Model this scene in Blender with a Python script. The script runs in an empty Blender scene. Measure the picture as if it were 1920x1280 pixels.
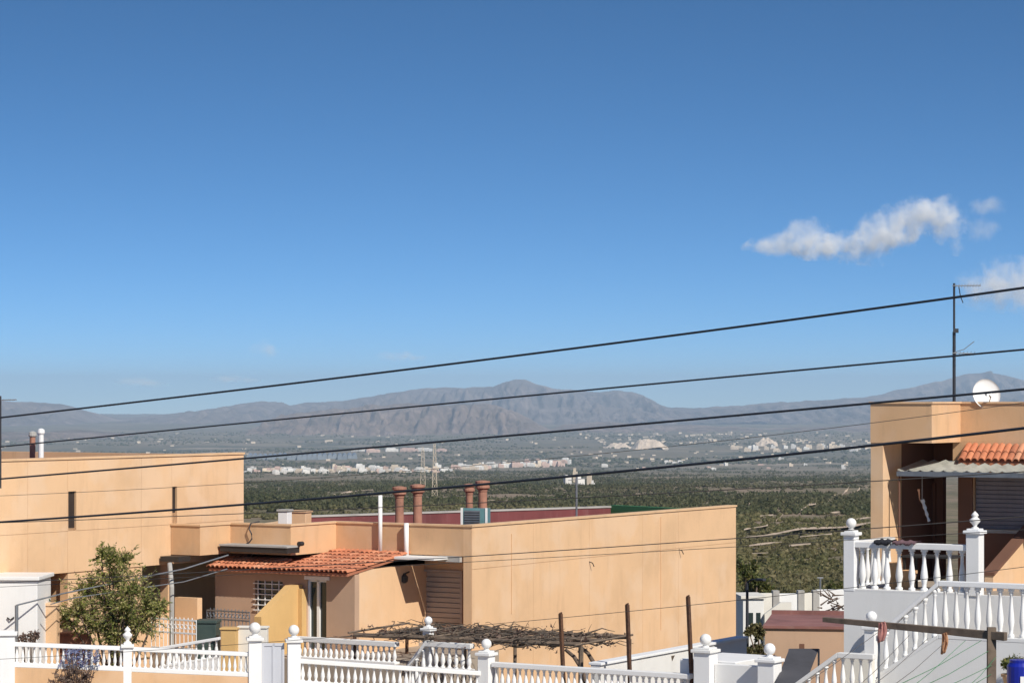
import bpy, math, random
import numpy as np
from mathutils import Vector, Matrix
R = math.radians
random.seed(7)
rng = np.random.default_rng(11)
scene = bpy.context.scene

# ------------------------------------------------------------------ camera
H, F, CX, HV = 8.0, 5000.0, 960.0, 745.0       # eye height, focal length in photo pixels, principal column, eye-level row
cam = bpy.data.cameras.new('camera')
cam.sensor_width = 36.0
cam.lens = 36.0 * F / 1920.0
cam.shift_y = (HV - 640.0) / 1920.0
cam.clip_start, cam.clip_end = 0.5, 200000.0
cam_o = bpy.data.objects.new('camera', cam)
cam_o.location = (0, 0, H)
cam_o.rotation_euler = (R(90), 0, 0)
scene.collection.objects.link(cam_o)
scene.camera = cam_o

# ------------------------------------------------------------------ sky, sun, exposure
SUN_EL = R(40)
SUN_H = Vector((0.552, -0.834, 0)).normalized()
world = bpy.data.worlds.new('World')
scene.world = world
world.use_nodes = True
wn = world.node_tree
wn.nodes.clear()
w_out = wn.nodes.new('ShaderNodeOutputWorld')
w_bg = wn.nodes.new('ShaderNodeBackground')
sky = wn.nodes.new('ShaderNodeTexSky')
sky.sky_type = 'NISHITA'
sky.sun_disc = False
sky.sun_elevation = SUN_EL
sky.sun_rotation = math.atan2(SUN_H.x, SUN_H.y)
sky.altitude = 2000.0
sky.air_density = 1.0
sky.dust_density = 0.0
sky.ozone_density = 10.0
w_tc = wn.nodes.new('ShaderNodeTexCoord')
w_mp = wn.nodes.new('ShaderNodeMapping')
w_mp.inputs['Scale'].default_value = (1, 1, 2.5)
w_mp.inputs['Location'].default_value = (0, 0, 0.03)
wn.links.new(w_tc.outputs['Generated'], w_mp.inputs['Vector'])
wn.links.new(w_mp.outputs['Vector'], sky.inputs['Vector'])
w_bg.inputs['Strength'].default_value = 0.109
w_hs = wn.nodes.new('ShaderNodeHueSaturation')
w_hs.inputs['Saturation'].default_value = 1.06
w_hs.inputs['Hue'].default_value = 0.492
wn.links.new(sky.outputs['Color'], w_hs.inputs['Color'])
wn.links.new(w_hs.outputs['Color'], w_bg.inputs['Color'])
wn.links.new(w_bg.outputs['Background'], w_out.inputs['Surface'])

sun = bpy.data.lights.new('sun', 'SUN')
sun.energy = 4.55
sun.angle = R(0.53)
sun.color = (1.0, 0.95, 0.86)
sun_o = bpy.data.objects.new('sun', sun)
sv = Vector((SUN_H.x * math.cos(SUN_EL), SUN_H.y * math.cos(SUN_EL), math.sin(SUN_EL)))
sun_o.rotation_euler = sv.to_track_quat('Z', 'Y').to_euler()
sun_o.location = (20, -40, 60)
scene.collection.objects.link(sun_o)

scene.view_settings.view_transform = 'Standard'
scene.view_settings.look = 'None'
scene.view_settings.exposure = 0.1
scene.view_settings.gamma = 1.0
scene.view_settings.use_curve_mapping = False
scene.cycles.use_denoising = True
scene.cycles.volume_bounces = 14
scene.cycles.max_bounces = 16

# ------------------------------------------------------------------ photo geometry
AS = R(58.5)                       # direction of the houses' side walls
AT = AS + R(90)                    # direction of the facades (towards left and back)
def P(u, v, Y):
    return Vector(((u - CX) / F * Y, Y, H - (v - HV) / F * Y))
def zv(v, Y):
    return H - (v - HV) / F * Y
class Frame:
    def __init__(s, o, ang):
        s.o = Vector((o[0], o[1])); s.ang = ang
        s.a = Vector((math.cos(ang), math.sin(ang))); s.b = Vector((-s.a.y, s.a.x))
    def xy(s, i, j):
        return s.o + s.a * i + s.b * j
    def pt(s, i, j, z):
        p = s.xy(i, j); return Vector((p.x, p.y, z))
    def iu(s, u, j=0.0):           # i where the line at offset j crosses photo column u
        k = (u - CX) / F; p = s.xy(0, j)
        return (k * p.y - p.x) / (s.a.x - k * s.a.y)
    def ju(s, u, i=0.0):
        k = (u - CX) / F; p = s.xy(i, 0)
        return (k * p.y - p.x) / (s.b.x - k * s.b.y)
    def z(s, v, i, j=0.0):
        return zv(v, s.xy(i, j).y)

# ------------------------------------------------------------------ object helpers
COL = scene.collection
def tag(o, label=None, cat=None, group=None, kind=None):
    if label: o['label'] = label
    if cat: o['category'] = cat
    if group: o['group'] = group
    if kind: o['kind'] = kind
    return o
def thing(name, label, cat, loc, group=None):
    o = bpy.data.objects.new(name, None)
    o.empty_display_size = 0.2
    o.location = Vector(loc)
    COL.objects.link(o)
    return tag(o, label, cat, group)
def origin(o):
    p = Vector((0, 0, 0))
    while o is not None:
        p += Vector(o.location) if o.type == 'EMPTY' else Vector((0, 0, 0))
        o = o.parent
    return p
def put(name, me, parent=None, loc=None, rz=0.0, sc=None, **t):
    o = bpy.data.objects.new(name, me)
    COL.objects.link(o)
    if loc is not None: o.location = Vector(loc)
    if rz: o.rotation_euler = (0, 0, rz)
    if sc is not None: o.scale = sc
    if parent is not None:
        o.parent = parent
        root = parent
        while root.parent is not None: root = root.parent
        if root.type == 'EMPTY' and parent is root:
            o.matrix_parent_inverse = Matrix.Translation(-Vector(root.location))
        elif parent.location.length > 0:
            o.matrix_parent_inverse = (Matrix.Translation(parent.location) @ parent.rotation_euler.to_matrix().to_4x4()).inverted()
    return tag(o, **t)
class MB:
    def __init__(s):
        s.v = []; s.f = []; s.smooth = False
    def add(s, vs, fs):
        n = len(s.v); s.v += [tuple(p) for p in vs]; s.f += [tuple(n + k for k in f) for f in fs]; return s
    def hexa(s, b, t):             # four bottom points, four top points, both counter-clockwise
        return s.add(list(b) + list(t), [(3, 2, 1, 0), (4, 5, 6, 7), (0, 1, 5, 4), (1, 2, 6, 5), (2, 3, 7, 6), (3, 0, 4, 7)])
    def box(s, fr, i0, i1, j0, j1, z0, z1):
        c = [(i0, j0), (i1, j0), (i1, j1), (i0, j1)]
        return s.hexa([fr.pt(i, j, z0) for i, j in c], [fr.pt(i, j, z1) for i, j in c])
    def beam(s, fr, i0, i1, j0, j1, b0, t0, b1, t1):
        c = [(i0, j0, b0, t0), (i1, j0, b1, t1), (i1, j1, b1, t1), (i0, j1, b0, t0)]
        return s.hexa([fr.pt(i, j, b) for i, j, b, t in c], [fr.pt(i, j, t) for i, j, b, t in c])
    def prism(s, pts, z0, z1):     # pts: xy counter-clockwise
        n = len(pts)
        vs = [(p[0], p[1], z0) for p in pts] + [(p[0], p[1], z1) for p in pts]
        fs = [tuple(range(n - 1, -1, -1)), tuple(range(n, 2 * n))] + [(k, (k + 1) % n, n + (k + 1) % n, n + k) for k in range(n)]
        return s.add(vs, fs)
    def profile(s, fr, pts, j0, j1):   # polygon in the (i, z) plane, extruded from j0 to j1
        n = len(pts)
        vs = [fr.pt(i, j0, z) for i, z in pts] + [fr.pt(i, j1, z) for i, z in pts]
        fs = [tuple(range(n)), tuple(range(2 * n - 1, n - 1, -1))] + [((k + 1) % n, k, n + k, n + (k + 1) % n) for k in range(n)]
        return s.add(vs, fs)
    def wall(s, fr, i0, i1, j0, j1, z0, z1, openings=()):
        I = sorted({i0, i1, *[x for o in openings for x in (min(max(o[0], i0), i1), min(max(o[1], i0), i1))]})
        for a, b in zip(I, I[1:]):
            m = (a + b) / 2
            Z = sorted([(max(o[2], z0), min(o[3], z1)) for o in openings if o[0] < m < o[1]])
            lo = z0
            for za, zb in Z + [(z1, z1)]:
                if za > lo + 1e-6: s.box(fr, a, b, j0, j1, lo, za)
                lo = max(lo, zb)
        return s
    def tube(s, pts, r, seg=6, r2=None, cap=True):
        pts = [Vector(p) for p in pts]; n = len(pts); r2 = r if r2 is None else r2
        up = Vector((0, 0, 1)); vs = []
        for k, p in enumerate(pts):
            d = (pts[min(k + 1, n - 1)] - pts[max(k - 1, 0)]).normalized()
            x = d.cross(up)
            if x.length < 1e-3: x = d.cross(Vector((1, 0, 0)))
            x.normalize(); y = d.cross(x).normalized()
            rr = r + (r2 - r) * k / max(1, n - 1)
            vs += [p + (x * math.cos(a) + y * math.sin(a)) * rr for a in [2 * math.pi * q / seg for q in range(seg)]]
        fs = [(k * seg + q, k * seg + (q + 1) % seg, (k + 1) * seg + (q + 1) % seg, (k + 1) * seg + q) for k in range(n - 1) for q in range(seg)]
        if cap: fs += [tuple(range(seg - 1, -1, -1)), tuple((n - 1) * seg + q for q in range(seg))]
        return s.add(vs, fs)
    def lathe(s, c, prof, seg=12):     # prof: (radius, z)
        n = len(prof)
        vs = [(c[0] + r * math.cos(2 * math.pi * q / seg), c[1] + r * math.sin(2 * math.pi * q / seg), c[2] + z) for r, z in prof for q in range(seg)]
        fs = [(k * seg + q, k * seg + (q + 1) % seg, (k + 1) * seg + (q + 1) % seg, (k + 1) * seg + q) for k in range(n - 1) for q in range(seg)]
        fs += [tuple(range(seg - 1, -1, -1)), tuple((n - 1) * seg + q for q in range(seg))]
        return s.add(vs, fs)
    def mesh(s, name, m, smooth=False):
        me = bpy.data.meshes.new(name)
        me.from_pydata(s.v, [], s.f)
        me.materials.append(m)
        if smooth or s.smooth: me.polygons.foreach_set('use_smooth', [True] * len(me.polygons))
        me.update()
        return me
    def build(s, name, m, parent=None, smooth=False, bevel=0.0, **t):
        o = put(name, s.mesh(name, m, smooth), parent, **t)
        if bevel:
            b = o.modifiers.new('bevel', 'BEVEL'); b.width = bevel; b.segments = 2; b.limit_method = 'ANGLE'; b.harden_normals = False
        return o
def np_mesh(name, verts, faces, m, smooth=False):
    """verts (n,3), faces (m,k) arrays with a constant number of corners"""
    me = bpy.data.meshes.new(name)
    me.vertices.add(len(verts)); me.vertices.foreach_set('co', np.asarray(verts, dtype=np.float32).ravel())
    k = faces.shape[1]
    me.loops.add(faces.size); me.loops.foreach_set('vertex_index', faces.astype(np.int32).ravel())
    me.polygons.add(len(faces))
    me.polygons.foreach_set('loop_start', np.arange(0, faces.size, k, dtype=np.int32))
    me.polygons.foreach_set('loop_total', np.full(len(faces), k, dtype=np.int32))
    if smooth: me.polygons.foreach_set('use_smooth', np.ones(len(faces), dtype=bool))
    me.materials.append(m); me.update(calc_edges=True); me.validate()
    return me

# ------------------------------------------------------------------ materials
class NT:
    def __init__(s, name):
        s.m = bpy.data.materials.new(name); s.m.use_nodes = True
        s.t = s.m.node_tree; s.n = s.t.nodes; s.l = s.t.links
        s.b = s.n['Principled BSDF']
    def node(s, t, **kw):
        n = s.n.new(t)
        for k, v in kw.items(): setattr(n, k, v)
        return n
    def noise(s, scale, detail=4, rough=0.6, vec=None):
        n = s.node('ShaderNodeTexNoise'); n.inputs['Scale'].default_value = scale
        n.inputs['Detail'].default_value = detail; n.inputs['Roughness'].default_value = rough
        if vec: s.l.new(vec, n.inputs['Vector'])
        return n
    def ramp(s, fac, stops):
        r = s.node('ShaderNodeValToRGB'); e = r.color_ramp.elements
        while len(e) < len(stops): e.new(0.5)
        for k, (p, c) in enumerate(stops):
            e[k].position = p; e[k].color = (*c, 1) if len(c) == 3 else c
        s.l.new(fac, r.inputs['Fac']); return r
    def mix(s, fac, a, b, mode='MIX'):
        m = s.node('ShaderNodeMix', data_type='RGBA', blend_type=mode)
        if isinstance(fac, (int, float)): m.inputs[0].default_value = fac
        else: s.l.new(fac, m.inputs[0])
        for k, x in ((6, a), (7, b)):
            if isinstance(x, tuple): m.inputs[k].default_value = (*x, 1)
            else: s.l.new(x, m.inputs[k])
        return m.outputs[2]
    def bump(s, h, strength=0.3, dist=0.01):
        b = s.node('ShaderNodeBump'); b.inputs['Strength'].default_value = strength; b.inputs['Distance'].default_value = dist
        s.l.new(h, b.inputs['Height']); s.l.new(b.outputs['Normal'], s.b.inputs['Normal'])
def C(r, g, b): return (r, g, b)
def paint(name, col, rough=0.85, var=0.12, scale=0.8, bump=0.25, stain=None, stain_amt=0.35, metal=0.0, wear=None, objrand=None):
    """coloured surface with large uneven patches, fine grain, streaks of dirt and relief"""
    t = NT(name)
    geo = t.node('ShaderNodeNewGeometry')
    a = t.noise(scale, 5, 0.62, geo.outputs['Position'])
    dark = tuple(c * (1 - var * 1.6) for c in col); light = tuple(min(1, c * (1 + var)) for c in col)
    r = t.ramp(a.outputs['Fac'], [(0.28, dark), (0.5, col), (0.74, light)])
    c = r.outputs['Color']
    if stain:
        mp = t.node('ShaderNodeMapping'); mp.inputs['Scale'].default_value = (3.2, 3.2, 0.45)
        t.l.new(geo.outputs['Position'], mp.inputs['Vector'])
        n2 = t.noise(1.0, 6, 0.7, mp.outputs['Vector'])
        f = t.ramp(n2.outputs['Fac'], [(0.52, (0, 0, 0)), (0.78, (stain_amt,) * 3)])
        c = t.mix(f.outputs['Color'], c, stain)
    if wear:
        n4 = t.noise(0.9, 3, 0.5, geo.outputs['Position']); f4 = t.ramp(n4.outputs['Fac'], [(0.5, (0, 0, 0)), (0.62, (0.45,) * 3)])
        c = t.mix(f4.outputs['Color'], c, wear)
        n5 = t.noise(5.5, 6, 0.75, geo.outputs['Position']); f5 = t.ramp(n5.outputs['Fac'], [(0.60, (0, 0, 0)), (0.75, (0.35,) * 3)])
        c = t.mix(f5.outputs['Color'], c, stain)
    if objrand:
        oi = t.node('ShaderNodeObjectInfo'); rr = t.ramp(oi.outputs['Random'], objrand)
        c = t.mix(0.6, c, rr.outputs['Color'])
    t.l.new(c, t.b.inputs['Base Color'])
    t.b.inputs['Roughness'].default_value = rough
    t.b.inputs['Metallic'].default_value = metal
    if bump:
        g = t.noise(38, 4, 0.7, geo.outputs['Position']); t.bump(g.outputs['Fac'], bump, 0.012)
    return t.m
M = {}
M['stucco'] = paint('stucco', C(0.735, 0.475, 0.272), 0.9, 0.085, 0.42, 0.45, C(0.50, 0.31, 0.18), 0.42, wear=C(0.77, 0.55, 0.37))
M['stucco_tan'] = paint('stucco_tan', C(0.66, 0.41, 0.225), 0.9, 0.10, 0.5, 0.4, C(0.42, 0.27, 0.16), 0.45, wear=C(0.70, 0.48, 0.31))
M['yellow'] = paint('yellow_stucco', C(0.66, 0.42, 0.17), 0.9, 0.07, 0.6, 0.3, C(0.45, 0.28, 0.12), 0.3)
M['pink'] = paint('pinkish_stucco', C(0.52, 0.345, 0.235), 0.9, 0.07, 0.5, 0.3, C(0.36, 0.23, 0.15), 0.3)
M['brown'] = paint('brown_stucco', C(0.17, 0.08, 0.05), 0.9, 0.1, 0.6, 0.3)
M['white'] = paint('white_paint', C(0.82, 0.81, 0.79), 0.65, 0.06, 1.4, 0.25, C(0.50, 0.47, 0.41), 0.42, objrand=[(0.0, (0.74, 0.72, 0.68)), (0.5, (0.82, 0.81, 0.79)), (1.0, (0.84, 0.84, 0.84))])
M['cream'] = paint('cream_paint', C(0.74, 0.70, 0.62), 0.75, 0.06, 0.9, 0.25, C(0.5, 0.44, 0.36), 0.3)
M['clay'] = paint('clay_tile', C(0.56, 0.20, 0.10), 0.88, 0.25, 3.5, 0.4, C(0.26, 0.13, 0.09), 0.6, objrand=[(0.0, (0.30, 0.12, 0.07)), (0.35, (0.52, 0.18, 0.09)), (0.75, (0.62, 0.24, 0.12)), (1.0, (0.66, 0.36, 0.22))])
M['clay_pipe'] = paint('clay_pipe', C(0.38, 0.185, 0.125), 0.85, 0.2, 3.0, 0.3, C(0.25, 0.12, 0.09), 0.5)
M['maroon'] = paint('maroon_roof_paint', C(0.17, 0.045, 0.045), 0.7, 0.2, 0.7, 0.2, C(0.28, 0.15, 0.14), 0.5)
M['green_paint'] = paint('green_roof_paint', C(0.06, 0.22, 0.085), 0.7, 0.15, 0.7, 0.2)
M['coping'] = paint('pale_coping', C(0.72, 0.47, 0.27), 0.85, 0.1, 1.5, 0.3, C(0.4, 0.3, 0.2), 0.4)
M['grey_cap'] = paint('grey_cement', C(0.42, 0.40, 0.37), 0.9, 0.12, 1.2, 0.4, C(0.2, 0.19, 0.17), 0.4)
M['dark'] = paint('dark_sheet', C(0.03, 0.027, 0.025), 0.6, 0.2, 2.0, 0.1)
M['slit'] = paint('dark_slit_pane', C(0.035, 0.022, 0.016), 0.8, 0.2, 2.0, 0.1)  # near-black brown for the panes that fill the slits
M['steel'] = paint('grey_steel', C(0.30, 0.31, 0.32), 0.45, 0.15, 4.0, 0.05, C(0.22, 0.16, 0.12), 0.3, 0.7)
M['rust'] = paint('rusty_iron', C(0.10, 0.05, 0.03), 0.85, 0.3, 9.0, 0.3, C(0.20, 0.09, 0.04), 0.6, 0.2)
M['wood'] = paint('weathered_wood', C(0.17, 0.125, 0.09), 0.9, 0.25, 5.0, 0.5, C(0.07, 0.05, 0.04), 0.6)
M['bark'] = paint('bark', C(0.14, 0.10, 0.075), 0.95, 0.3, 9.0, 0.6)
M['vine'] = paint('bare_vine', C(0.10, 0.078, 0.06), 0.95, 0.35, 6.0, 0.5)
M['cable'] = paint('black_cable', C(0.03, 0.033, 0.042), 0.6, 0.1, 5.0, 0.0)
M['thin_wire'] = paint('thin_wire', C(0.10, 0.085, 0.07), 0.6, 0.1, 5.0, 0.0)
M['slat'] = paint('shutter_slat', C(0.40, 0.32, 0.27), 0.7, 0.1, 2.0, 0.1, C(0.2, 0.16, 0.13), 0.4)
M['slat_grey'] = paint('grey_shutter_slat', C(0.21, 0.185, 0.20), 0.65, 0.1, 2.0, 0.1, C(0.12, 0.1, 0.1), 0.4)
M['metal_sheet'] = paint('corrugated_sheet', C(0.34, 0.34, 0.30), 0.6, 0.2, 2.6, 0.1, C(0.15, 0.13, 0.10), 0.6)
M['teal'] = paint('teal_sheet', C(0.12, 0.24, 0.25), 0.5, 0.15, 2.0, 0.05)
M['bin'] = paint('dark_green_plastic', C(0.05, 0.075, 0.065), 0.5, 0.1, 2.0, 0.05)
M['tarp'] = paint('charcoal_canvas', C(0.06, 0.06, 0.07), 0.9, 0.15, 2.0, 0.3)
M['cloth_dark'] = paint('black_cloth', C(0.02, 0.02, 0.026), 0.95, 0.2, 4.0, 0.4)
M['cloth_plum'] = paint('plum_cloth', C(0.16, 0.09, 0.10), 0.95, 0.2, 4.0, 0.4)
M['cloth_orange'] = paint('orange_cloth', C(0.46, 0.24, 0.13), 0.95, 0.2, 6.0, 0.4)
M['cloth_pink'] = paint('pink_cloth', C(0.42, 0.19, 0.17), 0.95, 0.2, 6.0, 0.4)
M['cloth_white'] = paint('white_cloth', C(0.75, 0.74, 0.72), 0.95, 0.05, 6.0, 0.4)
M['blue'] = paint('blue_plastic', C(0.01, 0.02, 0.30), 0.4, 0.1, 4.0, 0.05)
M['tanpot'] = paint('pale_clay_pot', C(0.55, 0.33, 0.17), 0.85, 0.15, 3.0, 0.3)
M['gate'] = paint('pale_grey_gate', C(0.50, 0.51, 0.55), 0.6, 0.05, 1.0, 0.1)
M['asphalt'] = paint('asphalt', C(0.05, 0.05, 0.05), 0.9, 0.2, 1.2, 0.5)
M['paving'] = paint('yard_paving', C(0.36, 0.30, 0.24), 0.9, 0.12, 0.8, 0.4)
M['dirt'] = paint('sandy_dirt', C(0.58, 0.44, 0.31), 0.95, 0.18, 0.12, 0.5)
M['quarry'] = paint('pale_quarry_rock', C(0.62, 0.50, 0.38), 0.95, 0.15, 0.02, 0.3)
M['greenhouse'] = paint('greenhouse_sheet', C(0.22, 0.25, 0.28), 0.4, 0.2, 0.02, 0.0)
M['town_a'] = paint('town_white', C(0.72, 0.69, 0.64), 0.9, 0.1, 0.05, 0)
M['town_b'] = paint('town_cream', C(0.66, 0.55, 0.42), 0.9, 0.12, 0.05, 0)
M['town_c'] = paint('town_pink', C(0.58, 0.42, 0.35), 0.9, 0.12, 0.05, 0)
def glass(name, col):
    t = NT(name); t.b.inputs['Base Color'].default_value = (*col, 1); t.b.inputs['Roughness'].default_value = 0.08
    g = t.noise(2.0, 3); t.bump(g.outputs['Fac'], 0.05, 0.01); return t.m
M['glass'] = glass('window_glass', (0.03, 0.045, 0.045))
def leaf_mat(name, stops, patch=None):
    t = NT(name)
    geo = t.node('ShaderNodeNewGeometry')
    r = t.ramp(geo.outputs['Random Per Island'], stops)
    col = r.outputs['Color']
    if patch:
        n = t.noise(patch, 4, 0.6, geo.outputs['Position']); f = t.ramp(n.outputs['Fac'], [(0.42, (0, 0, 0)), (0.66, (0.75,) * 3)])
        col = t.mix(f.outputs['Color'], col, t.mix(0.5, col, (0.20, 0.155, 0.085)))
    t.l.new(col, t.b.inputs['Base Color'])
    t.b.inputs['Roughness'].default_value = 0.65
    tr = t.node('ShaderNodeBsdfTranslucent'); t.l.new(col, tr.inputs['Color'])
    ms = t.node('ShaderNodeMixShader'); ms.inputs[0].default_value = 0.38
    out = t.n['Material Output']
    t.l.new(t.b.outputs['BSDF'], ms.inputs[1]); t.l.new(tr.outputs['BSDF'], ms.inputs[2]); t.l.new(ms.outputs['Shader'], out.inputs['Surface'])
    return t.m
M['leaf'] = leaf_mat('feathery_leaf', [(0.0, (0.06, 0.09, 0.016)), (0.3, (0.17, 0.21, 0.04)), (0.6, (0.34, 0.34, 0.09)), (1.0, (0.58, 0.50, 0.24))])
M['pine'] = leaf_mat('pine_needles', [(0.0, (0.04, 0.06, 0.015)), (0.5, (0.11, 0.13, 0.03)), (1.0, (0.26, 0.24, 0.07))])
M['scrub'] = leaf_mat('scrub_leaf', [(0.0, (0.085, 0.09, 0.028)), (0.45, (0.14, 0.135, 0.046)), (0.8, (0.20, 0.175, 0.068)), (1.0, (0.28, 0.23, 0.11))], 0.02)
M['pinewood'] = leaf_mat('pinewood_leaf', [(0.0, (0.05, 0.062, 0.020)), (0.5, (0.075, 0.086, 0.028)), (0.85, (0.105, 0.11, 0.040)), (1.0, (0.15, 0.135, 0.06))], 0.0045)
M['dry'] = leaf_mat('dry_twig_leaf', [(0.0, (0.10, 0.06, 0.05)), (0.6, (0.20, 0.13, 0.10)), (1.0, (0.32, 0.24, 0.18))])
M['bluefl'] = leaf_mat('blue_flower', [(0.0, (0.10, 0.12, 0.25)), (0.6, (0.20, 0.24, 0.42)), (1.0, (0.38, 0.40, 0.55))])
def terrain_mat():
    t = NT('scrubland')
    geo = t.node('ShaderNodeNewGeometry'); pos = geo.outputs['Position']
    n1 = t.noise(0.0011, 6, 0.6, pos); n2 = t.noise(0.012, 6, 0.65, pos); n3 = t.noise(0.11, 8, 0.78, pos)
    scrub = t.ramp(n3.outputs['Fac'], [(0.3, (0.06, 0.058, 0.026)), (0.52, (0.16, 0.135, 0.07)), (0.7, (0.32, 0.245, 0.15))])
    soil = t.ramp(n3.outputs['Fac'], [(0.3, (0.15, 0.115, 0.07)), (0.6, (0.30, 0.215, 0.14)), (0.8, (0.46, 0.34, 0.23))])
    f1 = t.ramp(n2.outputs['Fac'], [(0.46, (0, 0, 0)), (0.60, (1, 1, 1))])
    c = t.mix(f1.outputs['Color'], scrub.outputs['Color'], soil.outputs['Color'])
    vo = t.node('ShaderNodeTexVoronoi'); vo.inputs['Scale'].default_value = 0.0032; t.l.new(pos, vo.inputs['Vector'])
    fields = t.ramp(vo.outputs['Color'], [(0.1, (0.05, 0.06, 0.03)), (0.45, (0.11, 0.10, 0.06)), (0.7, (0.19, 0.155, 0.10)), (0.95, (0.32, 0.26, 0.19))])
    sep = t.node('ShaderNodeSeparateXYZ'); t.l.new(pos, sep.inputs[0])
    mr = t.node('ShaderNodeMapRange'); mr.inputs[1].default_value = 3000; mr.inputs[2].default_value = 7000
    t.l.new(sep.outputs['Y'], mr.inputs[0])
    f2 = t.ramp(n1.outputs['Fac'], [(0.4, (0.25,) * 3), (0.62, (0.9,) * 3)])
    mu = t.node('ShaderNodeMath', operation='MULTIPLY'); t.l.new(mr.outputs[0], mu.inputs[0]); t.l.new(f2.outputs['Color'], mu.inputs[1])
    c = t.mix(mu.outputs[0], c, fields.outputs['Color'])
    t.l.new(c, t.b.inputs['Base Color']); t.b.inputs['Roughness'].default_value = 0.95
    t.bump(n3.outputs['Fac'], 0.6, 1.2)
    return t.m
M['terrain'] = terrain_mat()
def mountain_mat(name, a, b, c, s):
    t = NT(name); geo = t.node('ShaderNodeNewGeometry')
    n = t.noise(s, 8, 0.68, geo.outputs['Position'])
    r = t.ramp(n.outputs['Fac'], [(0.32, a), (0.5, b), (0.68, c)])
    t.l.new(r.outputs['Color'], t.b.inputs['Base Color']); t.b.inputs['Roughness'].default_value = 0.95
    t.bump(n.outputs['Fac'], 1.0, 170)
    return t.m
M['mountain'] = mountain_mat('bare_mountain', (0.08, 0.068, 0.062), (0.19, 0.15, 0.13), (0.36, 0.28, 0.24), 0.0016)
M['hill'] = mountain_mat('dry_hill', (0.11, 0.085, 0.06), (0.26, 0.185, 0.14), (0.42, 0.31, 0.25), 0.0024)

# ------------------------------------------------------------------ terrain
def vnoise(x, y, seed=0):
    def hsh(i, j):
        h = (i.astype(np.int64) * 374761393 + j.astype(np.int64) * 668265263 + seed * 1442695) & 0x7fffffff
        h = ((h ^ (h >> 13)) * 1274126177) & 0x7fffffff
        return ((h ^ (h >> 16)) & 0xffff) / 65535.0
    i, j = np.floor(x), np.floor(y); a, b = x - i, y - j
    a, b = a * a * (3 - 2 * a), b * b * (3 - 2 * b)
    return (hsh(i, j) * (1 - a) + hsh(i + 1, j) * a) * (1 - b) + (hsh(i, j + 1) * (1 - a) + hsh(i + 1, j + 1) * a) * b
def fbm(x, y, oct=4, seed=0):
    s = np.zeros_like(np.asarray(x, float)); amp = 1.0; tot = 0
    for k in range(oct):
        s = s + amp * vnoise(x * 2 ** k, y * 2 ** k, seed + k); tot += amp; amp *= 0.5
    return s / tot * 2 - 1
PD = np.array([0, 60, 80, 95, 120, 170, 250, 600, 1500, 4000, 7000, 9000, 13000, 17000, 22000, 36000], float)
PZ = np.array([-0.5, -0.5, -1.4, -2.2, -4.2, -7.2, -10.3, -22.6, -47, -116, -183, -209, -214, -215, -215, -215], float)
def ground_z(x, y):
    x = np.asarray(x, float); y = np.asarray(y, float); d = np.maximum(y, 1.0)
    z = np.interp(d, PD, PZ)
    amp = np.clip((d - 110) / 300, 0, 1) * np.minimum(0.0022 * d + 0.3, 8)
    return z + amp * (fbm(x / 45, y / 45, 4, 3) * 0.45 + fbm(x / 260, y / 260, 3, 9) * 0.8)
def d_of_v(v):
    dd = np.geomspace(120, 30000, 3000); vv = HV + (H - np.interp(dd, PD, PZ)) * F / dd
    return float(np.interp(-v, -vv, dd))
def terrain():
    k_in = np.linspace(-0.27, 0.27, 330)
    k = np.concatenate([-np.geomspace(2.2, 0.28, 30), k_in, np.geomspace(0.28, 2.2, 30)])
    d = np.concatenate([np.linspace(58, 118, 16), np.geomspace(122, 36000, 300)])
    K, D = np.meshgrid(k, d); X, Y = K * D, D
    Z = ground_z(X, Y)
    v = np.stack([X, Y, Z], -1).reshape(-1, 3)
    n = len(k); idx = np.arange(len(d) * n).reshape(len(d), n)
    f = np.stack([idx[:-1, :-1], idx[:-1, 1:], idx[1:, 1:], idx[1:, :-1]], -1).reshape(-1, 4)
    o = put('terrain', np_mesh('terrain', v, f, M['terrain'], True), kind='structure'); return o
terrain()
near = Frame((0, 0), 0)
MB().box(near, -130, 130, -80, 66, -0.6, 0.0).build('ground', M['paving'], kind='structure')
MB().box(near, -130, 130, 20, 46, 0.004, 0.008).build('road', M['asphalt'], kind='structure')

def mountain(name, pts, Yr, depth, base, m, seed, rough=1.0, back=3000, du=3.0):
    pu = [p[0] for p in pts]; pv = [p[1] for p in pts]
    u = np.arange(pu[0], pu[-1] + 1, du); vr = np.interp(u, pu, pv)
    vr = vr + rough * 2.6 * fbm(u / 24.0, u * 0 + seed, 5, seed)
    ridge = H - (vr - HV) / F * Yr
    ridge = np.maximum(ridge, base + 2)
    rows = []
    for r in np.linspace(0, 1, 34):
        Yrow = Yr - depth * (1 - r) + np.zeros_like(u)
        g = 1 - np.abs(fbm(u / 36.0 + 0.6 * r + seed, u * 0 + r * 2.2, 4, seed + 5))
        g2 = fbm(u / 11.0, u * 0 + r * 5.0, 4, seed + 15)
        hgt = (ridge - base)
        z = base - 12 * (1 - r) + hgt * (r ** 1.15) + hgt * (r * (1 - r)) * (2.6 * (g - 0.75) + 1.5 * g2) * rough
        rows.append(np.stack([(u - CX) / F * Yr * (0.25 * Yrow / Yr + 0.75), Yrow, z], -1))
    for q in (0.3, 1.0):
        z = base + (ridge - base) * (1 - q) - 12 * q
        rows.append(np.stack([(u - CX) / F * Yr, Yr + back * q + 0 * u, z], -1))
    v = np.concatenate(rows); n = len(u); idx = np.arange(len(v)).reshape(len(rows), n)
    f = np.stack([idx[:-1, :-1], idx[:-1, 1:], idx[1:, 1:], idx[1:, :-1]], -1).reshape(-1, 4)
    return put(name, np_mesh(name, v, f, m, True), kind='structure')
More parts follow.
